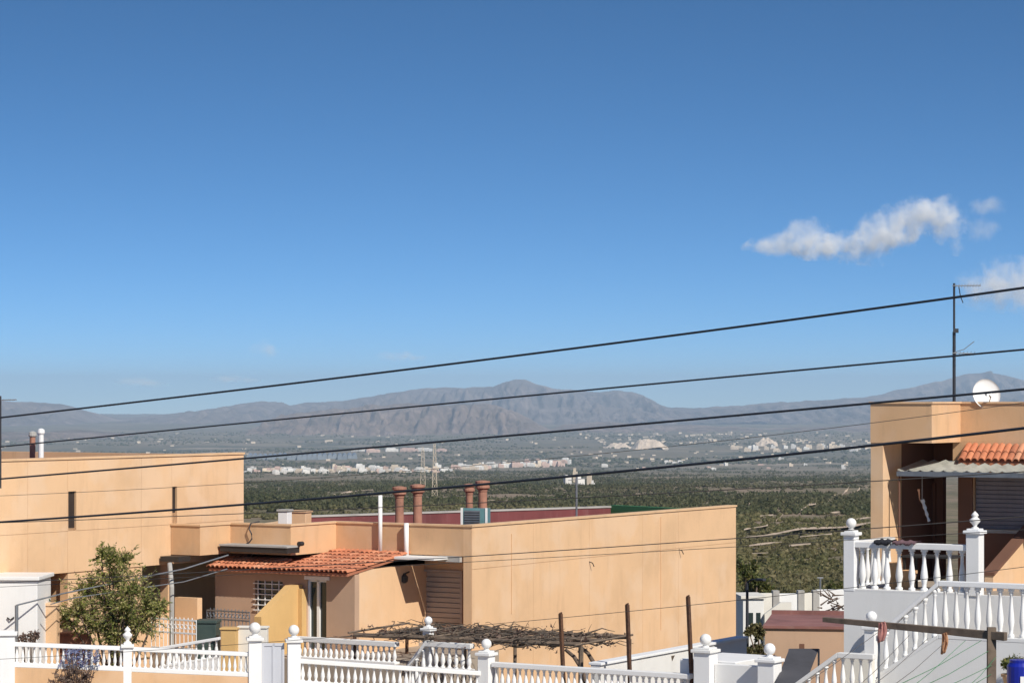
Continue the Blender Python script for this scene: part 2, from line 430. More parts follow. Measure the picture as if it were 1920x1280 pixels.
mountain('mountain_range', [(-900, 790), (-500, 760), (150, 790), (245, 783), (330, 775), (400, 765), (440, 758), (490, 752), (530, 755), (545, 759), (575, 755), (640, 751), (700, 742), (750, 735),
          (790, 727), (850, 727), (900, 727), (925, 724), (948, 715), (968, 710), (985, 711), (1005, 718), (1040, 729), (1100, 733), (1180, 733), (1205, 741), (1235, 757),
          (1252, 763), (1300, 764), (1380, 760), (1470, 754), (1560, 748), (1700, 742), (2100, 735), (2800, 780)], 29000, 7500, -222, M['mountain'], 3)
mountain('mountain_range', [(1480, 775), (1560, 756), (1640, 741), (1700, 727), (1760, 715), (1810, 702), (1850, 697), (1885, 702), (1920, 712), (2000, 725), (2300, 790)], 33500, 3500, -222, M['mountain'], 21)
mountain('mountain_range', [(-700, 770), (-300, 757), (-40, 751), (60, 753), (110, 757), (150, 766), (190, 788), (230, 797), (330, 806), (470, 826)], 24500, 4500, -222, M['mountain'], 8)
mountain('hill', [(440, 832), (470, 812), (500, 792), (545, 776), (620, 767), (700, 760), (760, 757), (820, 760), (880, 757), (925, 757), (960, 768), (990, 782), (1020, 800), (1080, 816)], 18500, 3000, -220, M['hill'], 13, 1.2, 2000)
mountain('hill', [(-300, 790), (100, 786), (200, 790), (300, 784), (380, 780), (450, 776), (520, 781), (600, 790), (700, 800)], 25500, 2500, -221, M['mountain'], 52, 1.2, 1500)
mountain('hill', [(860, 790), (940, 778), (1010, 768), (1060, 764), (1120, 762), (1180, 766), (1230, 774), (1300, 786), (1400, 796)], 24500, 2600, -221, M['mountain'], 57, 1.2, 1500)
mountain('hill', [(-500, 800), (-100, 806), (60, 812), (150, 806), (260, 815), (380, 821), (480, 832)], 15500, 2600, -220, M['hill'], 31, 1.2, 1500)
mountain('hill', [(1000, 812), (1060, 795), (1120, 790), (1200, 794), (1320, 797), (1430, 803), (1560, 800), (1700, 790), (2000, 800), (2400, 815)], 18800, 2500, -220, M['hill'], 41, 1.0, 1500)

# ------------------------------------------------------------------ vegetation masses
ICO_V = np.array([(0, 0, 1)] + [(math.cos(2 * math.pi * k / 5) * 0.894, math.sin(2 * math.pi * k / 5) * 0.894, 0.447) for k in range(5)]
                 + [(math.cos(2 * math.pi * (k + .5) / 5) * 0.894, math.sin(2 * math.pi * (k + .5) / 5) * 0.894, -0.447) for k in range(5)] + [(0, 0, -1)])
ICO_F = np.array([(0, 1 + k, 1 + (k + 1) % 5) for k in range(5)] + [(1 + k, 6 + k, 1 + (k + 1) % 5) for k in range(5)]
                 + [(6 + k, 6 + (k + 1) % 5, 1 + (k + 1) % 5) for k in range(5)] + [(11, 6 + (k + 1) % 5, 6 + k) for k in range(5)])
def blobs(c, r, squash=0.75, jitter=0.3):
    n = len(c)
    v = ICO_V[None] * (1 + jitter * rng.uniform(-1, 1, (n, 12, 1)))
    v = v * r[:, None, None] * np.array([1, 1, squash])
    v = v + c[:, None, :]
    f = ICO_F[None] + (np.arange(n) * 12)[:, None, None]
    return v.reshape(-1, 3), f.reshape(-1, 3)
def leaf_tris(c, size, n_each, spread, squash=0.8):
    n = len(c) * n_each
    cc = np.repeat(c, n_each, 0); sp = np.repeat(spread, n_each)
    d = rng.normal(size=(n, 3)); d /= np.linalg.norm(d, axis=1, keepdims=True)
    rad = rng.uniform(0.25, 1, n) ** 0.5
    p = cc + d * (rad * sp)[:, None] * np.array([1, 1, squash])
    sz = (np.repeat(size, n_each) * rng.uniform(0.6, 1.3, n))[:, None, None]
    t = rng.normal(size=(n, 3, 3))
    v = p[:, None, :] + t * sz * 0.6
    return v.reshape(-1, 3), np.arange(n * 3).reshape(-1, 3)
def merge(parts):
    vs, fs, o = [], [], 0
    for v, f in parts: vs.append(v); fs.append(f + o); o += len(v)
    return np.concatenate(vs), np.concatenate(fs)
def scatter(n, u0, u1, d0, d1, power=1.0, seed=5, thr=0.0, cell=120.0):
    u = rng.uniform(u0, u1, n); t = rng.uniform(0, 1, n)
    d = d0 * (d1 / d0) ** (t ** power)
    x = (u - CX) / F * d
    keep = fbm(x / cell, d / cell, 3, seed) > (thr(d) if callable(thr) else thr)
    x, d = x[keep], d[keep]
    return x, d, ground_z(x, d)
def ground_strip(name, pts, w, m):
    """a ribbon of dirt that follows the terrain; pts are photo pixels"""
    L = []
    for (u, v), (u2, v2) in zip(pts, pts[1:]):
        for q in np.linspace(0, 1, 10): L.append((u + (u2 - u) * q, v + (v2 - v) * q))
    vs, fs = [], []
    for n, (u, v) in enumerate(L):
        dd = d_of_v(v); k = (u - CX) / F
        for sgn in (-1, 1):
            d2 = dd + sgn * w * (0.7 + 0.6 * float(vnoise(np.array([n * 0.37]), np.array([sgn * 3.0]), 4)[0])); x2 = k * d2
            vs.append((x2, d2, float(ground_z(x2, d2)) + 0.9))
        if n: fs.append((2 * n - 2, 2 * n - 1, 2 * n + 1, 2 * n))
    return MB().add(vs, fs).build(name, m, kind='structure')
STRIPS = [([(1375, 1014), (1450, 1006), (1500, 1000), (1580, 998), (1660, 988), (1750, 975)], 7), ([(1500, 962), (1520, 952), (1545, 945), (1565, 932), (1600, 918), (1640, 910), (1720, 900)], 16),
          ([(1458, 960), (1466, 950), (1470, 944)], 9), ([(1486, 945), (1497, 938), (1506, 931)], 12), ([(1405, 1031), (1440, 1027), (1466, 1023)], 6), ([(1150, 948), (1170, 938), (1180, 930), (1200, 926)], 14),
          ([(1512, 955), (1530, 953)], 14), ([(1545, 966), (1575, 963)], 9), ([(1395, 1000), (1440, 992)], 6), ([(1455, 985), (1468, 968)], 6), ([(1590, 978), (1640, 972)], 8), ([(900, 945), (960, 938)], 12), ([(1360, 930), (1400, 925)], 14), ([(620, 925), (700, 921)], 20), ([(1400, 955), (1412, 946), (1418, 940)], 9), ([(1425, 972), (1450, 969)], 8), ([(1540, 947), (1562, 941)], 16), ([(1580, 930), (1612, 922)], 20), ([(1500, 1012), (1560, 1008)], 5), ([(1410, 1046), (1440, 1044)], 4), ([(1480, 1030), (1520, 1028)], 4), ([(1240, 938), (1275, 936)], 12), ([(1310, 945), (1335, 940)], 10)]
for pts, w in STRIPS: ground_strip('dirt_path', pts, w, M['dirt'])
SEGS = np.array([(*p, *q) for pts, w in STRIPS for p, q in zip(pts, pts[1:])], float)
def off_strips(x, d, z, px=3.2):
    u = CX + x / d * F; v = HV + (H - z) / d * F; ok = np.ones(len(x), bool)
    for x0, y0, x1, y1 in SEGS:
        t = np.clip(((u - x0) * (x1 - x0) + (v - y0) * (y1 - y0)) / ((x1 - x0) ** 2 + (y1 - y0) ** 2), 0, 1)
        ok &= (np.abs(u - x0 - t * (x1 - x0)) * .5 + np.abs(v - y0 - t * (y1 - y0) - 2)) > px
    return x[ok], d[ok], z[ok]

# pine woods on the plain and nearer scrub, each a mass nobody could count
x, d, z = off_strips(*scatter(46000, 330, 1700, 850, 8200, 0.9, 5, lambda q: np.interp(q, [900, 2500, 4000, 8000], [-.30, -.10, .05, .10]), 190))
r = rng.uniform(1.0, 3.0, len(x)) * (0.6 + 0.00012 * d)
fv, ff = merge([leaf_tris(np.stack([x, d, z + r * 0.6], -1), r * 0.42, 12, r, 0.8), blobs(np.stack([x, d, z + r * 0.4], -1), r * 0.6, 0.8, 0.4)])
put('pine_wood', np_mesh('pine_wood', fv, ff, M['pinewood']), label='dark green pine wood covering the plain before the far town', cat='wood', kind='stuff')
x, d, z = scatter(15000, -250, 2150, 7800, 17000, 1.0, 15, 0.0, 500)
r = rng.uniform(3, 8, len(x))
fv, ff = blobs(np.stack([x, d, z + r * 0.3], -1), r, 0.6, 0.4)
put('far_groves', np_mesh('far_groves', fv, ff, M['pinewood']), label='grey green groves dotted over the far plain below the mountains', cat='groves', kind='stuff')
x, d, z = off_strips(*scatter(15000, 1180, 1760, 165, 1500, 1.0, 25, lambda q: np.interp(q, [250, 420, 900, 1400], [-.25, .0, .04, -.1]), 18))
r = rng.uniform(0.35, 1.05, len(x)) * (0.75 + 0.0007 * d)
fv, ff = merge([leaf_tris(np.stack([x, d, z + r * 0.45], -1), r * 0.30, 26, r, 0.75), blobs(np.stack([x, d, z + r * 0.3], -1), r * 0.72, 0.75, 0.35)])
put('hillside_scrub', np_mesh('hillside_scrub', fv, ff, M['scrub']), label='olive green scrub bushes on the hillside behind the houses', cat='scrub', kind='stuff')
x, d, z = off_strips(*scatter(7000, 330, 1400, 420, 1100, 1.0, 35, -0.05, 60))
r = rng.uniform(0.7, 1.7, len(x))
fv, ff = merge([leaf_tris(np.stack([x, d, z + r * 0.45], -1), r * 0.34, 12, r, 0.75), blobs(np.stack([x, d, z + r * 0.3], -1), r * 0.75, 0.75, 0.35)])
put('slope_scrub', np_mesh('slope_scrub', fv, ff, M['scrub']), label='dark scrub on the slope seen over the maroon roof', cat='scrub', kind='stuff')

# ------------------------------------------------------------------ far town
def town_house(u, v, w_px, h_px, m, label, cat, group, name='town_house', d=None):
    d = d or d_of_v(v); x = (u - CX) / F * d; z = float(ground_z(x, d)) - 1.0
    w, h = w_px / F * d, h_px / F * d; dp = w * random.uniform(0.6, 1.0)
    fr = Frame((x, d), R(random.uniform(-25, 25)))
    mb = MB().box(fr, -w / 2, w / 2, 0, dp, z, z + 1 + h)
    mb.box(fr, -w / 2 + w * 0.08, w * random.uniform(-0.1, 0.3), dp * 0.25, dp * 0.9, z + 1 + h - .1, z + 1 + h * random.uniform(1.15, 1.45))
    for q in range(3):
        i0 = -w / 2 + w * (0.12 + 0.3 * q)
        mb.box(fr, i0, i0 + w * 0.12, -w * 0.03, 0.01, z + 1 + h * 0.35, z + 1 + h * 0.75)
    return mb.build(name, m, label=label, cat=cat, group=group)
town_m = [M['town_a'], M['town_a'], M['town_b'], M['town_c']]
for k in range(92):
    u = 464 + k * 4.3 + random.uniform(-4, 4)
    v = 889 - (u - 470) * 0.012 + random.uniform(-5, 4)
    town_house(u, v, random.uniform(8, 17), random.uniform(5, 10), random.choice(town_m), 'pale block in the far town band left of the tall lattice masts', 'building', 'pale blocks of the far town, left part')
for k in range(50):
    u = 856 + k * 4.2 + random.uniform(-2, 2)
    town_house(u, 881 - k * 0.2 + random.uniform(-2, 2), random.uniform(10, 18), random.uniform(6, 9), random.choice([M['town_a'], M['town_b'], M['town_c']]), 'cream block in the far town band right of the tall lattice masts', 'building', 'pale blocks of the far town, right part')
for k in range(22):
    u = 1372 + k * 12.4 + random.uniform(-5, 5)
    town_house(u, 843 + random.uniform(-5, 4), random.uniform(7, 14), random.uniform(4, 8), random.choice([M['town_a'], M['town_a'], M['town_b']]), 'small white house scattered on the plain beyond the scrub hillside', 'house', 'white houses on the far plain')
for k in range(18):
    u = random.uniform(1110, 1630); v = random.uniform(856, 884)
    town_house(u, v, random.uniform(6, 12), random.uniform(3, 5), random.choice(town_m), 'tiny pale farmhouse among the dark groves of the plain', 'house', 'farmhouses among the groves')
for k, (u, v, w, h) in enumerate([(1066, 908, 12, 16), (1078, 906, 8, 22), (1090, 910, 14, 14), (1104, 909, 8, 20), (1112, 912, 7, 12)]):
    town_house(u, v, w, h, M['town_b'] if k % 2 else M['town_a'], 'white and yellow villa in the small cluster on the dark slope', 'villa', 'villas on the dark slope')
for k, (u, w) in enumerate([(668, 22), (700, 26), (735, 24), (765, 30), (792, 26), (826, 16)]):
    town_house(u, 846 + k % 2, w, 5, M['town_c'] if k % 2 else M['town_a'], 'long pinkish shed on the plain above the greenhouses', 'shed', 'long sheds on the plain', name='farm_shed')
for k in range(11):                                               # greenhouses: long low curved roofs
    u0 = 462 + k * 19.0; d = d_of_v(862) + random.uniform(-200, 200); x = (u0 - CX) / F * d; z = float(ground_z(x, d)) - 1
    fr = Frame((x, d), R(4)); w = 18 / F * d; hh = 11 / F * d
    mb = MB()
    for b in range(2):
        pts = [(b * w / 2, z)] + [(b * w / 2 + w / 4 - math.cos(a) * w / 4.1, z + hh * 0.55 + math.sin(a) * hh * 0.45) for a in np.linspace(0, math.pi, 6)] + [(b * w / 2 + w / 2.02, z)]
        mb.profile(fr, pts, 0, 220)
    mb.build('greenhouse', M['greenhouse'], label='blue grey greenhouse in the band behind the far town', cat='greenhouse', group='greenhouses on the plain')
sp_ = MB()
for k in range(300):
    u = random.choice((random.uniform(-60, 1980), random.uniform(1080, 1700))); v = random.choice((random.uniform(812, 832), random.uniform(830, 872))); d = d_of_v(v); x = (u - CX) / F * d; z = float(ground_z(x, d))
    w = random.uniform(3, 9) / F * d; h = random.uniform(1.4, 3.4) / F * d
    sp_.box(Frame((x, d), R(random.uniform(-40, 40))), -w / 2, w / 2, 0, w * .8, z - 2, z + h)
sp_.build('far_settlements', M['town_b'], label='countless tiny pale houses strewn across the far plain', cat='settlement', kind='stuff')
for u, v, w, h, lab in [(1158, 840, 54, 10, 'low cream quarry mound on the far plain'), (1218, 842, 70, 17, 'tall pinkish quarry mound on the far plain'), (1437, 836, 42, 14, 'cream quarry mound among the white far houses')]:
    d = d_of_v(v); x = (u - CX) / F * d; zb = float(ground_z(x, d)); ww, hh = w / F * d / 2, h / F * d
    g = np.linspace(-1, 1, 30); GX, GY = np.meshgrid(g, g); rr = np.sqrt(GX ** 2 + GY ** 2)
    hh_ = np.clip(1.15 - rr ** 1.7 * (1 + .5 * fbm(GX * 2 + u, GY * 2, 3, 7)), 0, 1) ** .8 * (.62 + .55 * vnoise(GX * 2.3 + u * .1, GY * 2.3, 5)) * (1 + .25 * fbm(GX * 6, GY * 6 + u, 3, 8))
    vs = [(x + ww * a, d + ww * b, zb - 2 + (hh + 2) * float(c)) for a, b, c in zip(GX.ravel(), GY.ravel(), hh_.ravel())]
    fs = [(r_ * 30 + c_, r_ * 30 + c_ + 1, r_ * 30 + c_ + 31, r_ * 30 + c_ + 30) for r_ in range(29) for c_ in range(29)]
    MB().add(vs, fs).build('quarry_mound', M['quarry'], label=lab, cat='mound')
for u, v0, v1, d, lab in [(815, 930, 832, 1500, 'tall pale lattice mast standing on the dark slope'), (793, 905, 838, 1900, 'shorter pale lattice mast beside the taller mast')]:
    x = (u - CX) / F * d; zb = float(ground_z(x, d)); zt = zv(v1, d); mb = MB(); w = 5 / F * d
    L = 7
    for sx, sy in ((-1, -1), (1, -1), (1, 1), (-1, 1)):
        mb.tube([(x + sx * w, d + sy * w, zb), (x + sx * w * 0.35, d + sy * w * 0.35, zt)], 0.13, 4)
    for k in range(L):
        q0, q1 = k / L, (k + 1) / L; w0, w1 = w * (1 - .65 * q0), w * (1 - .65 * q1); za, zb2 = zb + (zt - zb) * q0, zb + (zt - zb) * q1
        mb.tube([(x - w0, d - w0, za), (x + w1, d - w1, zb2)], 0.09, 4).tube([(x + w0, d - w0, za), (x - w1, d - w1, zb2)], 0.09, 4).tube([(x - w1, d - w1, zb2), (x + w1, d - w1, zb2)], 0.08, 4)
    mb.build('lattice_mast', M['town_b'], label=lab, cat='mast')

# ------------------------------------------------------------------ building blocks
BAL = {}
def baluster_mesh(rmax, m, key):
    if (key, rmax) not in BAL:
        prof = [(.95, 0), (.95, .07), (.55, .09), (.62, .17), (1.0, .33), (.85, .46), (.5, .68), (.46, .86), (.75, .885), (.5, .915), (.95, .935), (.95, 1)]
        BAL[(key, rmax)] = MB().lathe((0, 0, 0), [(r * rmax, z) for r, z in prof], 8).mesh('baluster', m, True)
    return BAL[(key, rmax)]
def balustrade(label, fr, i0, i1, j, top, rail, base, bh, pitch, rmax=0.055, w=0.16, top1=None, base1=None, m=None, parent=None, name='balustrade', group=None, plinth=None):
    """rail on turned balusters on a bottom beam; top1/base1: heights at the far end of a sloping flight"""
    m = m or M['white']; top1 = top if top1 is None else top1; base1 = base if base1 is None else base1
    t = parent or thing(name, label, 'balustrade', fr.pt(i0, j, min(base, base1)), group)
    MB().beam(fr, i0, i1, j - w / 2, j + w / 2, top - rail, top, top1 - rail, top1).build('hand_rail', m, t, bevel=0.012)
    MB().beam(fr, i0, i1, j - w / 2 - .012, j + w / 2 + .012, base, base + bh, base1, base1 + bh).build('bottom_beam', m, t, bevel=0.012)
    n = max(1, round(abs(i1 - i0) / pitch)); me = baluster_mesh(rmax, m, m.name)
    for k in range(n):
        q = (k + .5) / n; i = i0 + (i1 - i0) * q
        zb = base + (base1 - base) * q + bh - .012; zt = top + (top1 - top) * q - rail + .012
        k2 = random.uniform(.94, 1.05)
        put('baluster', me, t, fr.pt(i + random.uniform(-.006, .006), j, zb), rz=random.uniform(0, 3), sc=(k2, k2, zt - zb))
    return t
def pillar(label, fr, i, j, w, z0, z1, finial='ball', fr_r=0.12, group=None, m=None):
    m = m or M['white']; h = w / 2
    t = thing('gate_pillar', label, 'pillar', fr.pt(i, j, z0), group)
    MB().box(fr, i - h, i + h, j - h, j + h, z0, z1).build('shaft', m, t, bevel=0.012)
    c = h + 0.05
    MB().box(fr, i - c, i + c, j - c, j + c, z1, z1 + .07).box(fr, i - h + .01, i + h - .01, j - h + .01, j + h - .01, z1 + .07, z1 + .11).build('cap', m, t, bevel=0.012)
    p = fr.pt(i, j, z1 + .10)
    if finial == 'ball':
        prof = [(.62 * fr_r, 0), (.62 * fr_r, .03), (.4 * fr_r, .06)] + [(max(.03, math.sin(a)) * fr_r, .05 + fr_r - math.cos(a) * fr_r) for a in np.linspace(.45, math.pi, 11)]
        MB().lathe(p, prof, 16).build('ball_finial', m, t, smooth=True)
    elif finial == 'urn':
        k = fr_r
        prof = [(.7 * k, 0), (.7 * k, .04), (.3 * k, .08), (.45 * k, .14), (.95 * k, .24), (1.0 * k, .30), (.6 * k, .36), (.45 * k, .40), (.7 * k, .44), (.5 * k, .50), (.2 * k, .55), (.05 * k, .58)]
        MB().lathe(p, [(r_, z_ * .66) for r_, z_ in prof], 14).build('urn_finial', m, t, smooth=True)
    return t
def tiles(parent, fr, i0, i1, j_lo, j_hi, z_lo, z_hi, pitch, rows, m):
    """barrel tiles laid in overlapping courses, each tile its own piece; j_lo is the eave"""
    n = max(1, round(abs(i1 - i0) / pitch)); wd = abs(i1 - i0) / n
    Lr = (j_hi - j_lo) / rows; dz = (z_hi - z_lo) / rows
    ln = abs(Lr) * 1.25; sg = 1 if Lr > 0 else -1
    vs, fs = [], []
    for e, (y, zz, k) in enumerate(((0, 0.03, 1.0), (sg * ln, dz * 1.25, 0.86))):
        for q in range(7):
            a = math.pi * q / 6
            vs.append((-math.cos(a) * wd * .5 * k, y, zz + math.sin(a) * wd * .42 * k))
        for q in range(7):
            a = math.pi * q / 6
            vs.append((-math.cos(a) * (wd * .5 - .014) * k, y, zz + math.sin(a) * (wd * .42 - .014) * k))
    for q in range(6):
        fs += [(q, q + 1, 15 + q, 14 + q), (7 + q + 1, 7 + q, 21 + q, 22 + q), (q + 1, q, 7 + q, 8 + q)]
    me = MB().add(vs, fs).mesh('tile', m)
    for rr in range(rows):
        for k in range(n):
            p = fr.pt(min(i0, i1) + wd * (k + .5) + random.uniform(-.008, .008), j_lo + Lr * rr, z_lo + dz * rr + random.uniform(0, .012))
            put('tile', me, parent, p, rz=fr.ang + random.uniform(-.02, .02))
def slats(parent, fr, i0, i1, j, z0, z1, n, m, sgn=1):
    h = (z1 - z0) / n
    me = MB().profile(Frame((0, 0), 0), [(0, 0), (abs(i1 - i0), 0), (abs(i1 - i0), h * .84), (0, h * .84)], 0, .02).mesh('slat', m)
    for k in range(n):
        o = put('slat', me, parent, fr.pt(i0, j, z0 + h * k + h * .08), rz=fr.ang)
        o.rotation_euler = (R(7) * sgn, 0, fr.ang)

# ------------------------------------------------------------------ the middle house
Cxy = P(885, 0, 68.0)
FM = Frame((Cxy.x, Cxy.y), AT)            # i: along the facade to the left; j>0: towards the street; j<0: into the house
i1 = FM.iu(630); j2 = FM.ju(545, i1); i3 = FM.iu(432, j2); j4 = FM.ju(375, i3); i5 = FM.iu(320, j4)
LEN = -FM.ju(1380, 0.0)
ZT, ZP, ZF = 4.70, 3.95, 4.10             # parapet top, parapet bottom, roof surface
mid = thing('terraced_house', 'orange flat-roofed house with clay pot chimneys and red tiled porch', 'house', FM.pt(0, 0, 0))
MB().box(FM, 0.02, 0.26, -LEN, 0, -4, ZT - .003).build('side_wall', M['stucco'], mid)
js = [0.0] + [FM.ju(u, 0.0) for u in (1000, 1105, 1205, 1272)] + [-LEN]
for a, b in zip(js, js[1:]):              # rendered panels on the side wall with open joints
    for z0, z1 in ((-0.2, 3.62), (3.62, ZT)):
        MB().box(FM, 0.0, 0.022, b + .004, a - .004, z0 + .004, z1 - .005).build('wall_panel', M['stucco'], mid)
MB().box(FM, -0.03, 0.29, -LEN - .02, 0.03, ZT, ZT + .05).build('side_coping', M['coping'], mid)
par = MB()
par.box(FM, 0.26, i1 + .2, -.2, 0, ZP, ZT).box(FM, i1, i1 + .2, 0, j2 - .2, ZP, ZT).box(FM, i1, i3 + .2, j2 - .2, j2, ZP, ZT)
par.box(FM, i3, i3 + .2, j2, j4 - .2, ZP, ZT).box(FM, i3, i5 - .01, j4 - .2, j4, ZP, ZT)
par.build('parapet', M['stucco_tan'], mid)
cop = MB()
for a in ((0.30, i1 + .23, -.23, .03), (i1 - .03, i1 + .23, .03, j2 - .23), (i1 - .03, i3 + .23, j2 - .23, j2 + .03), (i3 - .03, i3 + .23, j2 + .03, j4 - .23), (i3 - .03, i5 - .01, j4 - .23, j4 + .03)):
    cop.box(FM, *a, ZT, ZT + .045)
cop.build('parapet_coping', M['coping'], mid)
BL, BM, B1 = P(575, 0, 78.0), P(1145, 0, 84.9), FM.xy(0.2, -LEN + .1)
lb = FM.xy(i5 + .3, j4 - 3.6)
roof = [FM.xy(*p) for p in ((0.2, -.1), (i1 + .1, -.1), (i1 + .1, j2 - .1), (i3 + .1, j2 - .1), (i3 + .1, j4 - .1), (i5 - .02, j4 - .1), (i5 - .02, j4 - 3.6))] + [Vector((BL.x, BL.y)), Vector((BM.x, BM.y)), B1]
MB().prism(roof, ZP + .02, ZF).build('roof', M['maroon'], mid)
def wall_line(name, a, b, z0, z1, w, m, cap=None, **t):
    fr = Frame((a.x, a.y), math.atan2(b.y - a.y, b.x - a.x)); L = math.hypot(b.x - a.x, b.y - a.y)
    o = MB().box(fr, 0, L, 0, w, z0, z1).build(name, m, mid, **t)
    if cap: MB().box(fr, -.03, L + .03, -.03, w + .03, z1, z1 + .05).build(name + '_coping', cap, mid)
    return o
wall_line('back_parapet', BL, BM, -4, 4.50, .2, M['maroon'], M['grey_cap'])
wall_line('back_parapet', BM, B1, -4, 4.58, .2, M['green_paint'], label='green painted end of the back parapet')
wall_line('end_parapet', FM.xy(i5 + .3, j4 - 3.6), BL, -4, 4.44, .2, M['stucco_tan'], M['coping'])
# recessed doorway next to the corner
ie = FM.iu(665, 2.45); je = 2.45
RB = -0.75
d0, d1 = FM.iu(864, RB), FM.iu(794, RB)
dz0, dz1 = 1.62, FM.z(1072, (d0 + d1) / 2, RB)
MB().wall(FM, 0.26, ie, RB - .2, RB, -1, ZP, [(d0, d1, dz0, dz1)]).build('doorway_wall', M['stucco_tan'], mid)
dr = MB().box(FM, d0, d1, RB - .18, RB - .12, dz0, dz1).build('shutter_door', M['slat'], mid)
slats(dr, FM, d0 + .03, d1 - .03, RB - .10, dz0, dz1, 14, M['slat'], -1)
MB().box(FM, d0 - .06, d0, RB, RB + .04, dz0, dz1 + .06).box(FM, d1, d1 + .06, RB, RB + .04, dz0, dz1 + .06).box(FM, d0, d1, RB, RB + .04, dz1, dz1 + .06).build('door_frame', M['slat'], mid)
MB().box(FM, d0 - .1, d1 + .1, RB, RB + .3, 1.55, 1.63).build('door_step', M['grey_cap'], mid)
# extension with the tiled roof
iL = FM.iu(415, je)
w0, w1 = FM.iu(530, je), FM.iu(478, je); g0, g1 = FM.iu(612, je), FM.iu(575, je)
MB().box(FM, ie, ie + .2, RB - .2, je - .2, -1, 3.66).build('extension_side_wall', M['stucco'], mid)
gz1 = FM.z(1087, g0, je); wz0, wz1 = FM.z(1150, w0, je), FM.z(1090, w0, je)
MB().wall(FM, ie, iL, je - .2, je, -1, 3.56, [(g0, g1, 1.62, gz1), (w0, w1, wz0, wz1)]).build('extension_front_wall', M['pink'], mid)
MB().box(FM, iL, iL + .2, j4 - 2.0, je, -1, 3.56).build('extension_end_wall', M['pink'], mid)
gd = MB().box(FM, g0, g1, je - .16, je - .13, 1.62, gz1).build('glass_door', M['glass'], mid)
for a, b in ((g0, g0 + .05), (g1 - .05, g1), ((g0 + g1) / 2 - .04, (g0 + g1) / 2 + .04)):
    MB().box(FM, a, b, je - .13, je - .07, 1.62, gz1).build('door_frame', M['white'], gd)
MB().box(FM, g0 + .05, g1 - .05, je - .13, je - .07, gz1 - .06, gz1).build('door_frame', M['white'], gd)
MB().box(FM, g0 - .1, g1 + .06, je, je + .03, gz1, gz1 + .09).build('door_lintel', M['white'], mid)
wd = MB().box(FM, w0, w1, je - .16, je - .13, wz0, wz1).build('window', M['glass'], mid)
for k in range(6):
    z = wz0 + (wz1 - wz0) * (k + .5) / 6
    MB().box(FM, w0 - .03, w1 + .03, je + .02, je + .045, z - .012, z + .012).build('grille_bar', M['white'], wd)
for k in range(4):
    i = w0 + (w1 - w0) * (k + .5) / 4
    MB().box(FM, i - .01, i + .01, je - .01, je + .02, wz0 - .02, wz1 + .02).build('grille_bar', M['white'], wd)
tr = MB().beam(Frame(FM.xy(ie - .05, je + .38), AT - R(90)), 0, je + .36, 0, 0.01, 3.52, 3.62, 3.88, 3.98)
base = MB()
eave_z, ridge_z = 3.60, 3.97
base.hexa([FM.pt(ie - .02, je + .34, eave_z - .07), FM.pt(ie - .02, -.02, ridge_z - .07), FM.pt(iL + .15, -.02, ridge_z - .07), FM.pt(iL + .15, je + .34, eave_z - .07)][::-1],
          [FM.pt(ie - .02, je + .34, eave_z), FM.pt(ie - .02, -.02, ridge_z), FM.pt(iL + .15, -.02, ridge_z), FM.pt(iL + .15, je + .34, eave_z)][::-1])
tr = base.build('tiled_roof', M['clay'], mid)
jm = j2 + .02
tiles(tr, FM, ie - .06, i1 - .04, je + .40, 0.02, eave_z, ridge_z, 0.145, 7, M['clay'])
k_z = eave_z + (ridge_z - eave_z) * (je + .40 - jm) / (je + .38)
tiles(tr, FM, i1 - .04, iL + .18, je + .40, jm, eave_z, k_z + .10, 0.145, 3, M['clay'])
# dark awning box, canopy, poles, vents on the facade
a0, a1 = FM.iu(540, j2 + .5), FM.iu(415, j2 + .5)
aw = MB().box(FM, a0, a1, j2 + .005, j2 + .55, 4.03, 4.17).build('awning_box', M['dark'], mid, label='dark flat awning box above the tiles')
MB().box(FM, a0 - .02, a1 + .02, j2 + .004, j2 + .58, 4.172, 4.215).build('awning_top', M['grey_cap'], aw)
c0, c1 = FM.iu(822, .55), FM.iu(745, .55)
MB().box(FM, c0, c1 + .3, .005, .75, 3.86, 3.93).build('door_canopy', M['white'], mid, bevel=.01)
MB().box(FM, .30, c0 + .3, .005, .12, 3.80, 3.945).build('canopy_beam', M['grey_cap'], mid)
for u, v0, v1, r in ((713, 1038, 928, .055), (762, 1043, 980, .065)):
    i = FM.iu(u, .10); MB().tube([FM.pt(i, .10, FM.z(v0, i, .1)), FM.pt(i, .10, FM.z(v1, i, .1))], r, 10).build('vent_pipe', M['white'], mid, smooth=True)
i = FM.iu(563, j2 + .05); MB().tube([FM.pt(i, j2 - .05, 4.26), FM.pt(i, j2 + .12, 4.26)], .06, 8).build('drain_spout', M['dark'], mid)
i = FM.iu(470, j2 + .05)
MB().tube([FM.pt(i - .05, j2 - .25, 4.78), FM.pt(i, j2 + .05, 4.74), FM.pt(i + .03, j2 + .08, 4.6), FM.pt(i - .06, j2 + .09, 4.47), FM.pt(i - .07, j2 + .09, 4.35), FM.pt(i + .02, j2 + .09, 4.25), FM.pt(i + .10, j2 + .09, 4.22)], .018, 6).build('hanging_cable', M['cable'], mid)
i = FM.iu(758, .25); MB().tube([FM.pt(i, .02, 3.5), FM.pt(i, .25, 3.45)], .02, 6).lathe(FM.pt(i, .25, 3.22), [(.04, 0), (.09, .04), (.10, .16), (.05, .22), (.02, .25)], 10).build('wall_lamp', M['dark'], mid)
for u, v in ((1108, 1056), (1276, 1033)):
    j = FM.ju(u, -.05); z = FM.z(v, 0, j)
    MB().tube([FM.pt(0.02, j, z + .06), FM.pt(-.10, j, z + .02), FM.pt(-.12, j - .05, z - .08)], .014, 5).build('wall_hook', M['dark'], mid)
